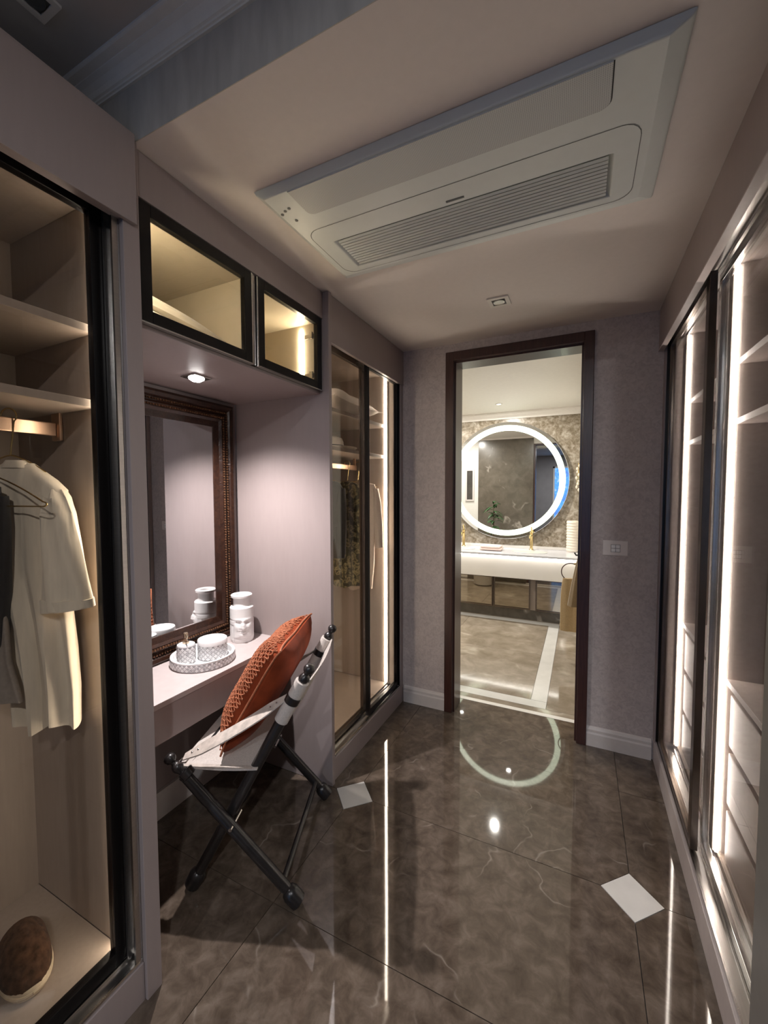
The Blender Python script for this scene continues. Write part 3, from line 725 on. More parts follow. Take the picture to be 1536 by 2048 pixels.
# scatter cushion leaning in the chair
cb = CA + CF*.255 + CV*(CW/2); CB = Vector((cb.x, cb.y, .505))
t = thing('cushion', 'rust velvet cushion with knotted net front leaning in the folding chair', 'cushion', CB, crz)
HS = .235; lean = math.atan2(.245, .42)
axz = Vector((-math.sin(lean), 0, math.cos(lean))); axn = Vector((math.cos(lean), 0, math.sin(lean)))   # up the cushion, and out of its front
def cpoint(a, b_, side, off=0.0):
    pin = 1-.10*(a*a*(1-b_*b_)+b_*b_*(1-a*a))          # sides pull in a little, corners stay
    th = .098*(max(0, (1-a**4)*(1-b_**4)))**.55
    th *= 1-.12*math.sin(5*a+2)*abs(b_)**2
    c = axz*(HS*1.0+b_*HS*pin) + Vector((0, a*HS*pin, 0)) + axn*(.052+side*(th*(1.0 if side > 0 else .72)+off))
    return c
g = G()
def cside(side): return lambda u, v: cpoint(2*u-1, 2*v-1, side)
cf = obj('cushion_body', G().grid(cside(1), 28, 28).grid(cside(-1), 28, 28), 'rust_velvet', t, local=True, smooth=True)
g = G(); n = 23
for fam in (1, -1):
    for k in range(-n, n+1):
        c = k*2/n; pts = []
        for i in range(45):
            q = -1+2*i/44; a = q; b_ = c+fam*q*1.0
            if abs(b_) <= .985 and abs(a) <= .985:
                wv = .010*math.sin(i*2.9+k*1.7)
                pts.append(cpoint(a+wv, max(-.985, min(.985, b_-wv)), 1, .0035+.0012*math.sin(i*1.9+k)))
        if len(pts) > 2: g.tube(pts, .0026, 4)
for k in range(-11, 12):
    for m_ in range(-11, 12):
        a, b_ = k/11.5, m_/11.5
        if (k+m_) % 2 == 0: g.ball(cpoint(a, b_, 1, .004), .0042, 5, 3)
obj('net_cover', g, 'net_yarn', t, local=True, kind='stuff')
g = G()
for s in (-1, 1):
    g.tube([cpoint(s*.995, -1+2*i/24, 1, .002) for i in range(25)], .004, 6); g.tube([cpoint(-1+2*i/24, s*.995, 1, .002) for i in range(25)], .004, 6)
obj('piping', g, 'net_yarn', cf, local=True, smooth=True)

# ================================================================== CEILING FITTINGS
t = thing('air_conditioner', 'white ceiling cassette air conditioner with slatted outlet', 'air conditioner', (-.40, 1.35, ZC-.03))
ax0, ax1, ay0, ay1 = -.985, .195, 1.065, 1.655
zt, zb = ZC-.001, ZC-.026
def ringpoly(x0, x1, y0, y1, z): return [(x0,y0,z),(x1,y0,z),(x1,y1,z),(x0,y1,z)]
px0, px1, py0, py1 = -.93, .13, 1.372, 1.552
# panel: top outline on the ceiling, wide chamfer, flat face with an opening for the outlet
ox0, ox1, oy0, oy1 = -.87, .066, 1.368, 1.556
o_ = [ringpoly(ax0, ax1, ay0, ay1, zt), ringpoly(ax0+.004, ax1-.004, ay0+.004, ay1-.004, zt-.008), ringpoly(ax0+.030, ax1-.045, ay0+.012, ay1-.055, zb), ringpoly(ox0, ox1, oy0, oy1, zb), ringpoly(ox0+.012, ox1-.012, oy0+.006, oy1-.006, zb+.020)]
obj('panel', G().loft(o_, caps=False), 'ac_plastic', t, bevel=.003)
obj('outlet_void', box(ox0+.012, ox1-.012, oy0+.006, oy1-.006, zb+.0195, zb+.021), 'ac_dark', t)
n = 11
for k in range(n):
    y = oy0+.014+(oy1-oy0-.028)*k/(n-1)
    g = G().loft([[(x, y-.0042, zb+.0035), (x, y-.0034, zb+.0060), (x, y+.0046, zb+.0030), (x, y+.0042, zb+.0005)] for x in (ox0+.013, ox1-.013)])
    obj('slat', g, 'ac_plastic', t)
# intake cover with a rounded corner, perforated
def rounded(x0, x1, y0, y1, r, corners=(1,1,1,1), n=5):
    out = []
    for (cx, cy, a0, on) in ((x0+r,y0+r,math.pi,corners[0]),(x1-r,y0+r,1.5*math.pi,corners[1]),(x1-r,y1-r,0,corners[2]),(x0+r,y1-r,.5*math.pi,corners[3])):
        if on: out += [(cx+r*math.cos(a0+math.pi/2*k/n), cy+r*math.sin(a0+math.pi/2*k/n)) for k in range(n+1)]
        else: out.append((cx+r*(-1 if cx < (x0+x1)/2 else 1), cy+r*(-1 if cy < (y0+y1)/2 else 1)))
    return out
obj('intake_gap', G().prism(rounded(-.862, .050, 1.082, 1.2045, .026, (0,0,1,1)), zb-.0008, zb+.002), 'black_void', t)
obj('intake_grille', G().prism(rounded(-.859, .047, 1.080, 1.201, .024, (0,0,1,1)), zb-.0045, zb+.001), 'perforated', t)
# thin seam outlining the outlet panel
def seam(poly, z, w):
    n = len(poly); g = G()
    cx = sum(p[0] for p in poly)/n; cy = sum(p[1] for p in poly)/n
    inner = []
    for (x, y) in poly:
        d = Vector((cx-x, cy-y)); inner.append((x+w*(1 if d.x > 0 else -1), y+w*(1 if d.y > 0 else -1)))
    return g.add([(x,y,z) for x,y in poly]+[(x,y,z) for x,y in inner], [(i,(i+1)%n,n+(i+1)%n,n+i) for i in range(n)])
obj('seam', seam(rounded(-.936, .128, 1.276, 1.588, .05, (1,1,1,1)), zb-.0006, .0022), 'ac_dark', t)
for k, (x, y) in enumerate(((-.945,1.16),(-.925,1.15),(-.905,1.145),(-.92,1.205))):
    obj('indicator', G().lathe([(.0055,0),(.0055,.0015),(.002,.002)], (x,y,zb-.0022), 12), 'ac_dark', t)
obj('badge', box(-.42, -.36, 1.345, 1.352, zb-.0016, zb+.001), 'ac_dark', t)

def square_downlight(label, x, y, z, a, r, lens, mat='white_paint'):
    t = thing('ceiling_downlight', label, 'downlight', (x, y, z))
    s = r
    outer = [(x-s,y-s),(x+s,y-s),(x+s,y+s),(x-s,y+s)]
    i_ = s*.62; inner = [(x-i_,y-i_),(x+i_,y-i_),(x+i_,y+i_),(x-i_,y+i_)]
    rings = [[(*p, z-.0005) for p in outer], [(*p, z-.007) for p in outer], [(*p, z-.007) for p in inner], [(*p, z-.0015) for p in inner]]
    obj('bezel', G().loft(rings, caps=False), mat, t, bevel=.001)
    obj('baffle', box(x-i_, x+i_, y-i_, y+i_, z-.003, z-.001), 'ac_dark', t)
    obj('lens', G().lathe([(i_*.9,-.0075),(i_*.86,-.009),(i_*.55,-.007),(i_*.5,-.004),(.002,-.004)], (x,y,z+.001), 24), lens, t, smooth=True)
    return t
square_downlight('small white square ceiling downlight, switched off, before the doorway', -.40, 2.20, ZC, 0, .053, 'steel_track')
bd = square_downlight('pale square downlight on the dark raised bedroom ceiling', -1.212, .575, ZH, 0, .040, 'ac_dark', 'moulding')
for (x, y, lb) in ((.6, -.9, 'added round fill lamp close behind the camera'), (-.4, -2.2, 'added round fill lamp near the blue window')):  # unseen lamps, added to brighten the corridor from behind
    q = thing('ceiling_downlight', lb, 'downlight', (x, y, ZH), group='added bedroom fill lamps')
    obj('bezel', G().lathe([(.06,-.001),(.06,-.006),(.045,-.008),(.042,-.001)], (x,y,ZH), 24), 'moulding', q, smooth=True)
    obj('lens', G().lathe([(.041,-.002),(.03,-.004),(.002,-.004)], (x,y,ZH), 20), 'fill_lens_bed', q)
    lamp('bedroom_fill_lamp', 'AREA', (x, y, ZH-.015), P_BED_FILL, (.96, .97, 1.0), q, size=.08)

# switch plate on the back wall
t = thing('light_switch', 'beige wall switch plate with four small keys right of the doorway', 'switch', (.181, YB, 1.195))
obj('plate', box(.118, .245, YB-.009, YB-.0005, 1.152, 1.239), 'switch_plate', t, bevel=.003)
obj('key_frame', box(.159, .208, YB-.0105, YB-.0088, 1.172, 1.217), 'key_surround', t, bevel=.001)
for (a, c) in ((.162, 1.175), (.185, 1.175), (.162, 1.196), (.185, 1.196)):
    obj('key', box(a, a+.020, YB-.0128, YB-.0104, c, c+.018), 'switch_key', t, bevel=.002)

# ================================================================== BEDROOM (seen only in mirrors)
t = thing('bed', 'grey upholstered bed in the room behind the camera', 'bed', (1.2, -2.4, 0))
obj('bed_base', box(.3, 2.1, -3.4, -1.4, 0.001, .28), 'charcoal_cloth', t, bevel=.02)
obj('mattress', box(.32, 2.08, -3.38, -1.42, .281, .50), 'bed_linen', t, bevel=.05)
obj('headboard', box(2.1, 2.2, -3.5, -1.3, 0.001, 1.2), 'charcoal_cloth', t, bevel=.02)

# ================================================================== CLOTHES AND THINGS IN THE WARDROBES
def sgn(x, p): return math.copysign(abs(x)**p, x)
def cloth_body(C, a, levels, n=56, rip=7, seed=0.0, hem=0.0):
    # lofted garment body: levels = (z, left, right, half thickness, ripple) along the shoulder axis a through C
    A = Vector((a[0], a[1], 0)).normalized(); Nn = Vector((-A.y, A.x, 0)); C = Vector((C[0], C[1], 0)); rings = []
    for li, (z, l, r, th, rp) in enumerate(levels):
        ring = []
        for k in range(n):
            ph = 2*math.pi*k/n; s = (l+r)/2+(r-l)/2*sgn(math.cos(ph), .8); q = th*sgn(math.sin(ph), .7)
            q += rp*math.sin(rip*2*math.pi*(s-l)/max(.05, r-l)+seed+z*3)
            zz = z+(hem*math.sin(3*math.pi*(s-l)/max(.05, r-l)+seed) if li == len(levels)-1 else 0)
            p = C+A*s+Nn*q; ring.append((p.x, p.y, zz))
        rings.append(ring)
    return G().loft(rings)
def sleeve(C, a, pts, n=28, rp=.004):
    # pts = (s, z, half width, half depth, offset towards the room)
    A = Vector((a[0], a[1], 0)).normalized(); Nn = Vector((A.y, -A.x, 0)); C = Vector((C[0], C[1], 0)); rings = []
    for i, (s, z, hw, hd, off) in enumerate(pts):
        ring = []
        for k in range(n):
            ph = 2*math.pi*k/n; p = C+A*(s+hw*math.cos(ph))+Nn*(off+hd*math.sin(ph)+rp*math.sin(5*ph+i))
            ring.append((p.x, p.y, z+.10*hw*math.cos(ph)*(1 if i else 0)))
        rings.append(ring)
    g = G().loft(rings, caps=False); g.f.append(list(range(n))[::-1]); return g
def hanger(label, C, a, rail_z, top_z, half, drop, loc_rail, mat='gold', bar=True, group='coat hangers'):
    A = Vector((a[0], a[1], 0)).normalized(); C = Vector((C[0], C[1], 0))
    t = thing('coat_hanger', label, 'hanger', (C.x, C.y, top_z-drop), group=group)
    pts = []
    for k in range(13):
        an = math.radians(200-250*k/12); p = C+A*(.021*math.cos(an)); pts.append((p.x, p.y, rail_z+.0045+.021*math.sin(an)))
    p = C+A*.004; pts += [(p.x, p.y, top_z+.03), (C.x, C.y, top_z)]
    obj('hook', G().tube(pts, .0021, 8), mat, t, smooth=True)
    for s in (-1, 1):
        w = []
        for k in range(9):
            f = k/8; p = C+A*(s*half*f); w.append((p.x, p.y, top_z-drop*(f**1.4)*.86))
        if bar:
            for k in range(1, 7):
                an = math.pi/2*k/6*2; p = C+A*(s*(half+.012*math.sin(an))); w.append((p.x, p.y, top_z-drop*.86-drop*.07*(1-math.cos(an))))
            w.append((C.x, C.y, top_z-drop))
        obj('arm', G().tube(w, .0021, 8), mat, t, smooth=True)
    return t
SA = (.88, .47); SC_ = (-1.457, .588)
# white shirt on its hanger, near wardrobe
hanger('thin brass hanger holding the white shirt in the near wardrobe', SC_, SA, 1.733, 1.627, .095, .055, None, bar=False)
t = thing('shirt', 'cream linen short-sleeved shirt hanging in the nearest wardrobe', 'shirt', (-1.43, .61, .83))
o = .033   # shoulder-axis offset between the hanger centre and the frame the outline was read in
lev = [(1.604,-.050+o,.030+o,.010,0),(1.598,-.062+o,.036+o,.020,0),(1.580,-.085+o,.058+o,.026,0),(1.556,-.105+o,.090+o,.030,.001),(1.528,-.115+o,.118+o,.032,.003),(1.46,-.105+o,.122+o,.036,.006),(1.30,-.07,.150,.036,.010),(1.15,-.034,.156,.036,.013),(1.06,-.020,.160,.036,.014),(.95,-.012,.162,.034,.015),(.845,-.010,.157,.032,.015)]
sh = obj('shirt_body', cloth_body(SC_, SA, lev, rip=3, seed=1.2, hem=.012), 'shirt_linen', t, smooth=True)
obj('sleeve', sleeve(SC_, SA, [(.128,1.530,.020,.016,.006),(.132,1.505,.032,.024,.012),(.138,1.46,.042,.030,.018),(.148,1.38,.050,.034,.024),(.157,1.28,.060,.036,.028),(.163,1.195,.068,.036,.030)], rp=.006), 'shirt_linen', t, smooth=True)
obj('cuff', sleeve(SC_, SA, [(.162,1.222,.0685,.039,.030),(.1635,1.192,.0700,.039,.030)], rp=.002), 'shirt_linen', t, smooth=True)
obj('collar', cloth_body(SC_, SA, [(1.612,-.040+o,.010+o,.020,0),(1.600,-.048+o,.022+o,.026,0),(1.590,-.052+o,.028+o,.028,0)], n=32), 'shirt_linen', t, smooth=True)
# trousers hanger with dark clothes in front of it
HC = (-1.457, .535); HA = (.985, .17)
hq = hanger('looped wire hanger with black clip at the left edge of the picture', HC, HA, 1.733, 1.570, .205, .085, None)
obj('clip', box(-1.475, -1.395, .521, .541, 1.513, 1.537), 'black_cloth', hq, bevel=.002)
t = thing('knit_top', 'black knit top hanging from the clip hanger at the left edge', 'top', (-1.46, .535, 1.06))
obj('body', cloth_body(HC, HA, [(1.512,-.12,.072,.018,.0),(1.44,-.13,.074,.022,.003),(1.25,-.13,.058,.022,.006),(1.06,-.13,.026,.022,.008)], rip=4), 'black_cloth', t, smooth=True)
t = thing('trousers', 'grey trousers hanging below the black knit top in the nearest wardrobe', 'trousers', (-1.46, .535, .93))
obj('leg', cloth_body(HC, HA, [(1.25,-.11,.045,.012,.004),(1.058,-.12,.050,.016,.006),(.97,-.12,.078,.016,.006),(.945,-.12,.084,.015,.006)], rip=3), 'grey_cloth', t, smooth=True)

# slippers on the near wardrobe floor
def slipper(label, cx, cy, ang):
    t = thing('slipper', label, 'slipper', (cx, cy, .1385), ang, group='pair of slippers')
    def outline(k, n=32):
        a = 2*math.pi*k/n; x = .130*math.cos(a); w = .056*(1+.12*math.cos(a)); return x, w*sgn(math.sin(a), .85)
    o_ = [outline(k) for k in range(32)]
    obj('sole', G().loft([[(x*f, y*f, z) for x, y in o_] for f, z in ((.96,0),(1,.006),(1,.022),(.97,.027))]), 'slipper_sole', t, local=True, smooth=True)
    rings = []
    for k in range(15):   # domed fur upper from the toe back to the opening
        f = k/14; x = .122-.150*f; wid = .060*math.sqrt(max(.02, 1-(max(0, x-.02)/.108)**2)); hgt = .002+.088*math.sin(min(1, .02+f*1.25)*math.pi/2)**.75
        rings.append([(x, wid*math.cos(math.pi*j/14), .026+hgt*math.sin(math.pi*j/14)) for j in range(15)])
    obj('upper', thick(G().loft(rings, caps=False, closed=False), .008, (0,0,-1)), 'slipper_fur', t, local=True, smooth=True)
    rim = []
    for k in range(33):
        a = 2*math.pi*k/32; rim.append((.128*math.cos(a), .0565*(1+.12*math.cos(a))*sgn(math.sin(a), .85), .016))
    obj('rim', G().tube(rim, .0055, 8), 'slipper_sole', t, local=True, smooth=True)
    obj('footbed', G().loft([[(x*.93, y*.93, z) for x, y in o_] for z in (.027, .034)]), 'slipper_fur', t, local=True, smooth=True)
slipper('brown fur slipper with cream sole, nearer the wardrobe end panel', -1.450, .560, math.radians(-14))
slipper('brown fur slipper with cream sole, lowest at the left edge', -1.455, .430, math.radians(-14))

# pillow, hat and clothes in the far wardrobe
def pillow(label, C, hx, hy, hz, mat, name='pillow', rot=0.0, tilt=0.0):
    t = thing(name, label, 'pillow', C, rot)
    def f(side):
        def q(u, v):
            a, b_ = 2*u-1, 2*v-1; pin = 1-.13*(a*a*(1-b_*b_)+b_*b_*(1-a*a))
            th = hz*(max(0, (1-a**4)*(1-b_**4)))**.5*(1+.10*math.sin(4*a+3*b_)+.08*math.sin(7*b_-2*a))
            return Vector((a*hx*pin, b_*hy*pin, hz+side*th+tilt*b_))
        return q
    p = obj('pillow_body', G().grid(f(1), 26, 26).grid(f(-1), 26, 26), mat, t, local=True, smooth=True)
    g = G()
    for a, b_ in ((1,1),(1,-1),(-1,1),(-1,-1)): g.add([(a*hx*.93,b_*hy*.99,hz-.004+tilt*b_),(a*hx*.99,b_*hy*.93,hz-.004+tilt*b_),(a*hx*1.09,b_*hy*1.09,hz+tilt*b_),(a*hx*.95,b_*hy*.95,hz+.006+tilt*b_)], [(0,1,2),(0,2,3),(1,3,2),(0,3,1)])
    obj('corner_tip', g, mat, p, local=True)
    return t
pillow('cream pillow on the top shelf of the wardrobe beside the bathroom wall', (-1.47, 2.27, 1.996), .205, .285, .075, 'bedding')
t = thing('felt_hat', 'white brimmed hat on the second shelf of the far wardrobe', 'hat', (-1.46, 2.24, 1.781))
obj('brim', G().lathe([(.07,.012),(.14,.004),(.168,.020),(.170,.024),(.14,.010),(.07,.020)], (-1.46, 2.24, 1.781), 40), 'bedding', t, smooth=True)
obj('crown', G().lathe([(.085,.012),(.082,.06),(.072,.085),(.045,.095),(.003,.088)], (-1.46, 2.24, 1.781), 40), 'bedding', t, smooth=True)
obj('hat_band', G().lathe([(.0865,.018),(.0845,.040),(.0835,.040),(.0855,.018)], (-1.46, 2.24, 1.781), 40), 'charcoal_cloth', t, smooth=True)
AX = (1, .06)
hanger('brass hanger with the charcoal jacket in the far wardrobe', (-1.457, 2.215), AX, 1.710, 1.600, .080, .022, None, bar=False)
t = thing('jacket', 'charcoal jacket hanging in the far wardrobe', 'jacket', (-1.457, 2.215, 1.10))
C1 = (-1.457, 2.215)
obj('jacket_body', cloth_body(C1, AX, [(1.592,-.07,.045,.022,0),(1.575,-.15,.075,.032,0),(1.54,-.19,.098,.036,.001),(1.40,-.19,.100,.040,.003),(1.24,-.185,.100,.042,.004),(1.10,-.18,.105,.040,.006)], rip=3), 'charcoal_cloth', t, smooth=True)
obj('pocket_flap', box(-1.47, -1.37, 2.166, 2.174, 1.300, 1.330), 'charcoal_cloth', t, bevel=.002)
obj('sleeve', sleeve(C1, AX, [(.088,1.545,.020,.03,.0),(.092,1.45,.028,.038,.012),(.092,1.28,.030,.040,.014),(.088,1.12,.028,.036,.014)]), 'charcoal_cloth', t, smooth=True)
hanger('brass hanger with the floral dress in the far wardrobe', (-1.457, 2.44), AX, 1.710, 1.600, .080, .022, None, bar=False)
t = thing('dress', 'olive floral print dress hanging in the far wardrobe', 'dress', (-1.457, 2.44, .87))
C2 = (-1.457, 2.44)
obj('dress_body', cloth_body(C2, AX, [(1.592,-.06,.040,.018,0),(1.57,-.13,.080,.026,0),(1.52,-.165,.100,.032,.004),(1.35,-.15,.095,.034,.010),(1.10,-.16,.105,.034,.014),(.90,-.17,.118,.034,.016),(.868,-.17,.118,.034,.016)], rip=4, hem=.012), 'floral_cloth', t, smooth=True)
hanger('brass hanger with the beige blouse closest to the bathroom wall', (-1.44, 2.555), AX, 1.710, 1.600, .15, .05, None, bar=False)
t = thing('blouse', 'beige blouse with loose sleeve hanging beside the far light strip', 'blouse', (-1.44, 2.555, .83))
C3 = (-1.44, 2.555)
obj('blouse_body', cloth_body(C3, AX, [(1.592,-.06,.06,.02,0),(1.575,-.14,.13,.026,0),(1.53,-.165,.150,.030,.002),(1.3,-.16,.135,.030,.006),(1.0,-.16,.125,.030,.008),(.83,-.16,.105,.028,.010)], rip=3, hem=.015), 'beige_cloth', t, smooth=True)
obj('sleeve', sleeve(C3, AX, [(.135,1.545,.022,.024,.0),(.150,1.45,.026,.028,.0),(.160,1.28,.028,.030,.0),(.165,1.13,.026,.030,.0)]), 'beige_cloth', t, smooth=True)

# folded quilt in the near overhead cabinet
t = thing('folded_quilt', 'folded cream quilt inside the nearer overhead cabinet', 'quilt', (-1.40, .99, 2.0405))
for k in range(3):
    z0 = 2.0405
    def sec(y, k=k, z0=z0):
        f = (y-.80)/.43; fall = (1-.42*max(0, f)**1.4); top = .052*fall; wob = .004*math.sin(17*y+k)
        b0 = 2.0405+k*.052*fall
        return [(x, y, z) for x, z in ((-1.64, b0+.004), (-1.64, b0+top-.004), (-1.60, b0+top+wob*.5), (-1.42, b0+top+.004-wob), (-1.32, b0+top+wob*.4), (-1.290+wob, b0+top*.72), (-1.284+wob, b0+top*.45), (-1.292+wob, b0+.006), (-1.34, b0+.001))]
    obj('quilt_fold', G().loft([sec(.80+.43*i/24) for i in range(25)]), 'quilt', t, smooth=True)

# ================================================================== BATHROOM
t = thing('vanity_unit', 'long white vanity with glowing front edge in the bathroom', 'vanity', (-1.4, 5.15, 0))
obj('countertop', box(-2.9, .012, 4.865, YV-.001, .775, .80), 'counter_stone', t, bevel=.003)
obj('apron', box(-2.9, .012, 4.915, 4.955, .512, .774), 'quartz', t, bevel=.003)
obj('led_strip', box(-2.9, .010, 4.882, 4.890, .768, .7745), 'led_counter', t)
obj('backsplash', box(-2.9, .012, YV-.014, YV-.001, .8005, .835), 'quartz', t, bevel=.002)
obj('carcass', box(-2.9, .012, 5.02, YV-.001, .13, .774), 'interior', t)
obj('base', box(-2.9, .012, 5.06, YV-.001, 0, .129), 'bath_panel_marble', t)
for (a, b_) in ((-1.86, -.945), (-.935, -.515), (-.455, -.03)):
    d = obj('door', G().box(a, a+.014, 4.985, 5.018, .135, .505).box(b_-.014, b_, 4.985, 5.018, .135, .505).box(a+.014, b_-.014, 4.985, 5.018, .135, .149).box(a+.014, b_-.014, 4.985, 5.018, .491, .505), 'bronze_frame', t, bevel=.001)
    obj('door_glass', box(a+.014, b_-.014, 4.998, 5.004, .149, .491), 'dark_glass', d)
# basin hollows read as raised rims on the counter
for x in (-1.40, -.545):
    obj('basin_rim', G().lathe([(.20,0),(.205,.004),(.195,.006),(.185,.004),(.15,.001),(.003,.0008)], (x, 5.13, .8005), 40, sy=.72), 'quartz', t, smooth=True)

RC = Vector((-.875, YV-.055, 1.662))
t = thing('round_mirror', 'large round bathroom mirror with a glowing ring', 'mirror', (RC.x, YV, RC.z-.745))
obj('backing', G().lathe([(.70,.0),(.70,.036)], (RC.x, YV-.001, RC.z), 80, axis=(0,-1,0)), 'ac_dark', t, smooth=True)
obj('mirror_glass', G().lathe([(.742,.037),(.745,.039),(.745,.047),(.742,.049),(.002,.049)], (RC.x, YV-.001, RC.z), 96, axis=(0,-1,0)), 'mirror', t)
rg = []
for r, h in ((.635,.0495),(.635,.054),(.704,.054),(.704,.0495)): rg.append([(RC.x+r*math.cos(2*math.pi*k/96), YV-.001-h, RC.z+r*math.sin(2*math.pi*k/96)) for k in range(96)])
obj('light_ring', G().loft(rg, caps=False), 'led_ring', t, smooth=True)

def faucet(label, x):
    t = thing('faucet', label, 'faucet', (x, 5.33, .8005), group='brass basin taps')
    obj('base', G().lathe([(.026,0),(.026,.006),(.020,.012),(.017,.02),(.017,.20),(.020,.205),(.020,.215),(.012,.222),(.003,.223)], (x,5.33,.8005), 20), 'gold', t, smooth=True)
    obj('spout', G().tube([(x,5.33,.98),(x,5.28,.985),(x,5.21,.985),(x,5.185,.975),(x,5.182,.955)], [.012,.012,.012,.012,.011], 12), 'gold', t, smooth=True)
    obj('handle', G().tube([(x,5.33,1.023),(x,5.33,1.050),(x,5.30,1.085)], [.007,.009,.007], 10), 'gold', t, smooth=True)
faucet('brass basin tap below the right part of the round mirror', -.545)
faucet('brass basin tap at the left door casing', -1.395)

t = thing('folded_towel', 'folded pink towel on the bathroom counter between the taps', 'towel', (-.99, 5.12, .8072))
for k in range(2):
    obj('fold', box(-1.12+.01*k, -.86-.012*k, 5.03, 5.21, .8075+.026*k, .8325+.026*k), 'towel_pink', t, bevel=.010)
t = thing('ribbed_vase', 'cream ribbed cylinder vase at the right end of the bathroom counter', 'vase', (-.085, 5.36, .8005))
pr = [(.058,0)]
for k in range(11): pr += [(.062,.008+k*.033),(.068,.018+k*.033),(.066,.030+k*.033)]
pr += [(.060,.372),(.052,.372),(.050,.34),(.003,.34)]
obj('vase_body', G().lathe(pr, (-.085, 5.36, .8005), 32), 'jar_ribbed', t, smooth=True)
t = thing('wall_sconce', 'small crystal wall sconce right of the round mirror', 'sconce', (-.035, YV, 1.52))
obj('back_plate', box(-.055, -.012, YV-.012, YV-.001, 1.60, 1.78), 'gold', t, bevel=.003)
for k in range(9):
    an = k*2.4; z = 1.54+.036*k; g = G().lathe([(.002,-.022),(.012,-.008),(.013,.004),(.005,.018),(.002,.022)], (-.042+.014*math.cos(an), YV-.040+.014*math.sin(an), z), 6)
    obj('crystal', g, 'crystal', t)
obj('arm', G().tube([(-.034, YV-.012, 1.70),(-.034, YV-.04, 1.72),(-.036, YV-.040, 1.86)], .004, 8), 'gold', t, smooth=True)

# towel ring with towels on the right-hand bathroom wall
t = thing('towel_ring', 'round brass towel ring on the right bathroom wall', 'towel ring', (-.05, 4.0, .80))
obj('rose', G().lathe([(.022,0),(.022,.008),(.010,.012),(.009,.060),(.003,.062)], (.016, 4.0, .875), 18, axis=(-1,0,0)), 'gold', t, smooth=True)
obj('ring', G().tube([(-.070+.078*math.sin(2*math.pi*k/40), 4.0, .800+.078*math.cos(2*math.pi*k/40)) for k in range(41)], .0045, 8), 'dark_wood', t, smooth=True)
t = thing('hand_towel', 'tan hand towel hanging through the towel ring', 'towel', (-.078, 4.0, .26))
def tw(cx, cy, w, z0, z1, pinch, th, seed):
    rings = []
    for i in range(13):
        f = i/12; z = z1+(z0-z1)*f; hw = w/2*(1-pinch*math.exp(-f*6)); ring = []
        for k in range(36):
            ph = 2*math.pi*k/36; s = hw*sgn(math.cos(ph), .7); q = th*sgn(math.sin(ph), .6)*(1+.0*f)+.008*math.sin(s*70+seed)*(1-.5*f)
            ring.append((cx+s, cy+q, z))
        rings.append(ring)
    return G().loft(rings)
obj('towel_body', tw(-.078, 4.0, .150, .262, .742, .25, .020, 0), 'towel_tan', t, smooth=True)
obj('border', tw(-.078, 4.0, .153, .300, .322, 0, .022, 0), 'towel_tan', t, smooth=True)
t = thing('bath_towel', 'dark tan bath towel hanging from a wall hook beside the hand towel', 'towel', (-.03, 3.72, .55))
rings = []
for i in range(12):
    f = i/11; z = .985-.41*f; x1 = .012; x0 = -.012-.075*f**.8; cy = 3.72
    rings.append([(x0+(x1-x0)*(.5+.5*sgn(math.cos(2*math.pi*k/28), .7)), cy+(.045+.03*f)*sgn(math.sin(2*math.pi*k/28), .7)+.006*math.sin(k*1.5), z) for k in range(28)])
obj('towel_body', G().loft(rings), 'towel_brown', t, smooth=True)
obj('wall_hook', G().tube([(.016, 3.72, .995), (-.03, 3.72, .995), (-.04, 3.72, 1.015)], .006, 8), 'black_frame', t, smooth=True)

def bath_light(label, x, y, energy):
    t = thing('bathroom_downlight', label, 'downlight', (x, y, ZB), group='bathroom downlights')
    obj('bezel', G().lathe([(.040,-.001),(.040,-.005),(.027,-.006),(.025,-.001)], (x,y,ZB), 28), 'white_paint', t, smooth=True)
    obj('lens', G().lathe([(.0245,-.002),(.018,-.004),(.002,-.004)], (x,y,ZB), 24), 'lamp_lens_bath', t)
    lamp('bathroom_lamp', 'AREA', (x, y, ZB-.008), energy, (1.0, .95, .86), t, size=.06)
bath_light('small lit downlight in the bathroom ceiling above the vanity', -.875, 4.86, P_BATH)
bath_light('added fill downlight out of view left of the door opening, by the mirror', -2.0, 4.86, P_BATH)  # added out of view, only to brighten the bathroom
bath_light('added fill downlight out of view left of the door opening, by the near wall', -1.9, 3.6, P_BATH)  # second unseen lamp, added for more bathroom light

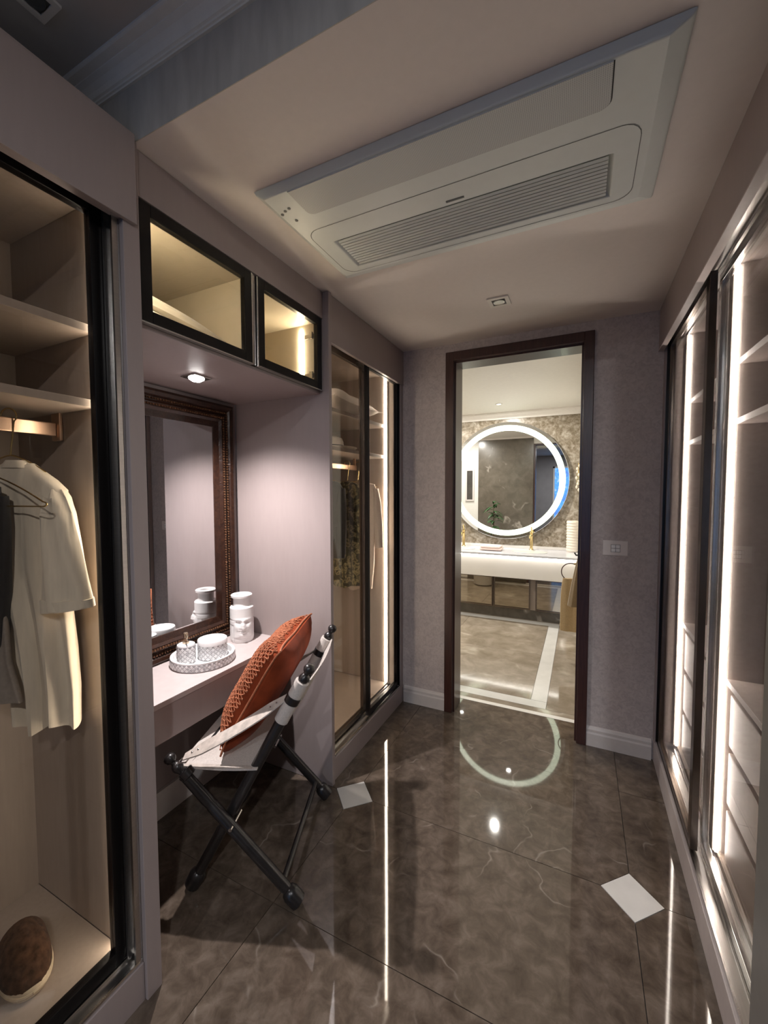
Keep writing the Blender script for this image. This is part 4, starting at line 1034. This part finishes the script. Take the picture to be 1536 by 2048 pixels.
t = thing('framed_picture', 'narrow dark picture in a pale frame, seen in the round mirror', 'picture', (-1.965, YB+.16, 1.34))
px_, pw, pz0, pz1, py_ = -1.965, .085, 1.34, 1.96, YB+.161
obj('frame', G().box(px_-pw, px_-pw+.03, py_, py_+.025, pz0, pz1).box(px_+pw-.03, px_+pw, py_, py_+.025, pz0, pz1).box(px_-pw+.03, px_+pw-.03, py_, py_+.025, pz0, pz0+.03).box(px_-pw+.03, px_+pw-.03, py_, py_+.025, pz1-.03, pz1), 'skirting', t, bevel=.003)
obj('picture_print', box(px_-pw+.03, px_+pw-.03, py_, py_+.010, pz0+.03, pz1-.03), 'art_dark', t)

t = thing('potted_palm', 'leafy potted palm reflected in the round mirror', 'plant', (-1.42, 3.30, 0))
obj('pot', G().lathe([(.12,0.001),(.15,.02),(.17,.30),(.175,.32),(.16,.32),(.155,.28),(.003,.28)], (-1.42, 3.30, 0), 28), 'pot', t, smooth=True)
obj('soil', G().lathe([(.152,.281),(.10,.290),(.003,.292)], (-1.42, 3.30, 0), 20), 'soil', t)
obj('stem', G().tube([(-1.42,3.30,.28),(-1.41,3.31,.8),(-1.42,3.30,1.30)], [.012,.010,.006], 8), 'bark', t, smooth=True)
rnd = random.Random(3)
for k in range(34):
    base = Vector((-1.42+rnd.uniform(-.01,.01), 3.30+rnd.uniform(-.01,.01), rnd.uniform(.75,1.32))); an = k*2.4; ln = rnd.uniform(.16,.30); el = rnd.uniform(.2,1.1)
    d = Vector((math.cos(an)*math.cos(el), math.sin(an)*math.cos(el), math.sin(el))); sd = Vector((-math.sin(an), math.cos(an), 0)); g = G()
    pts = []
    for i in range(6):
        f = i/5; c = base+d*ln*f+Vector((0,0,-.16*f*f)); w = .024*math.sin(math.pi*(.08+.90*f)); pts.append((c-sd*w, c+Vector((0,0,.006)), c+sd*w))
    vs = [p for tr in pts for p in tr]; fs = []
    for i in range(5):
        for j in range(2): fs.append((3*i+j, 3*i+j+1, 3*i+4+j, 3*i+3+j))
    obj('leaf', thick(g.add(vs, fs), .0015), 'leaf', t, smooth=True)
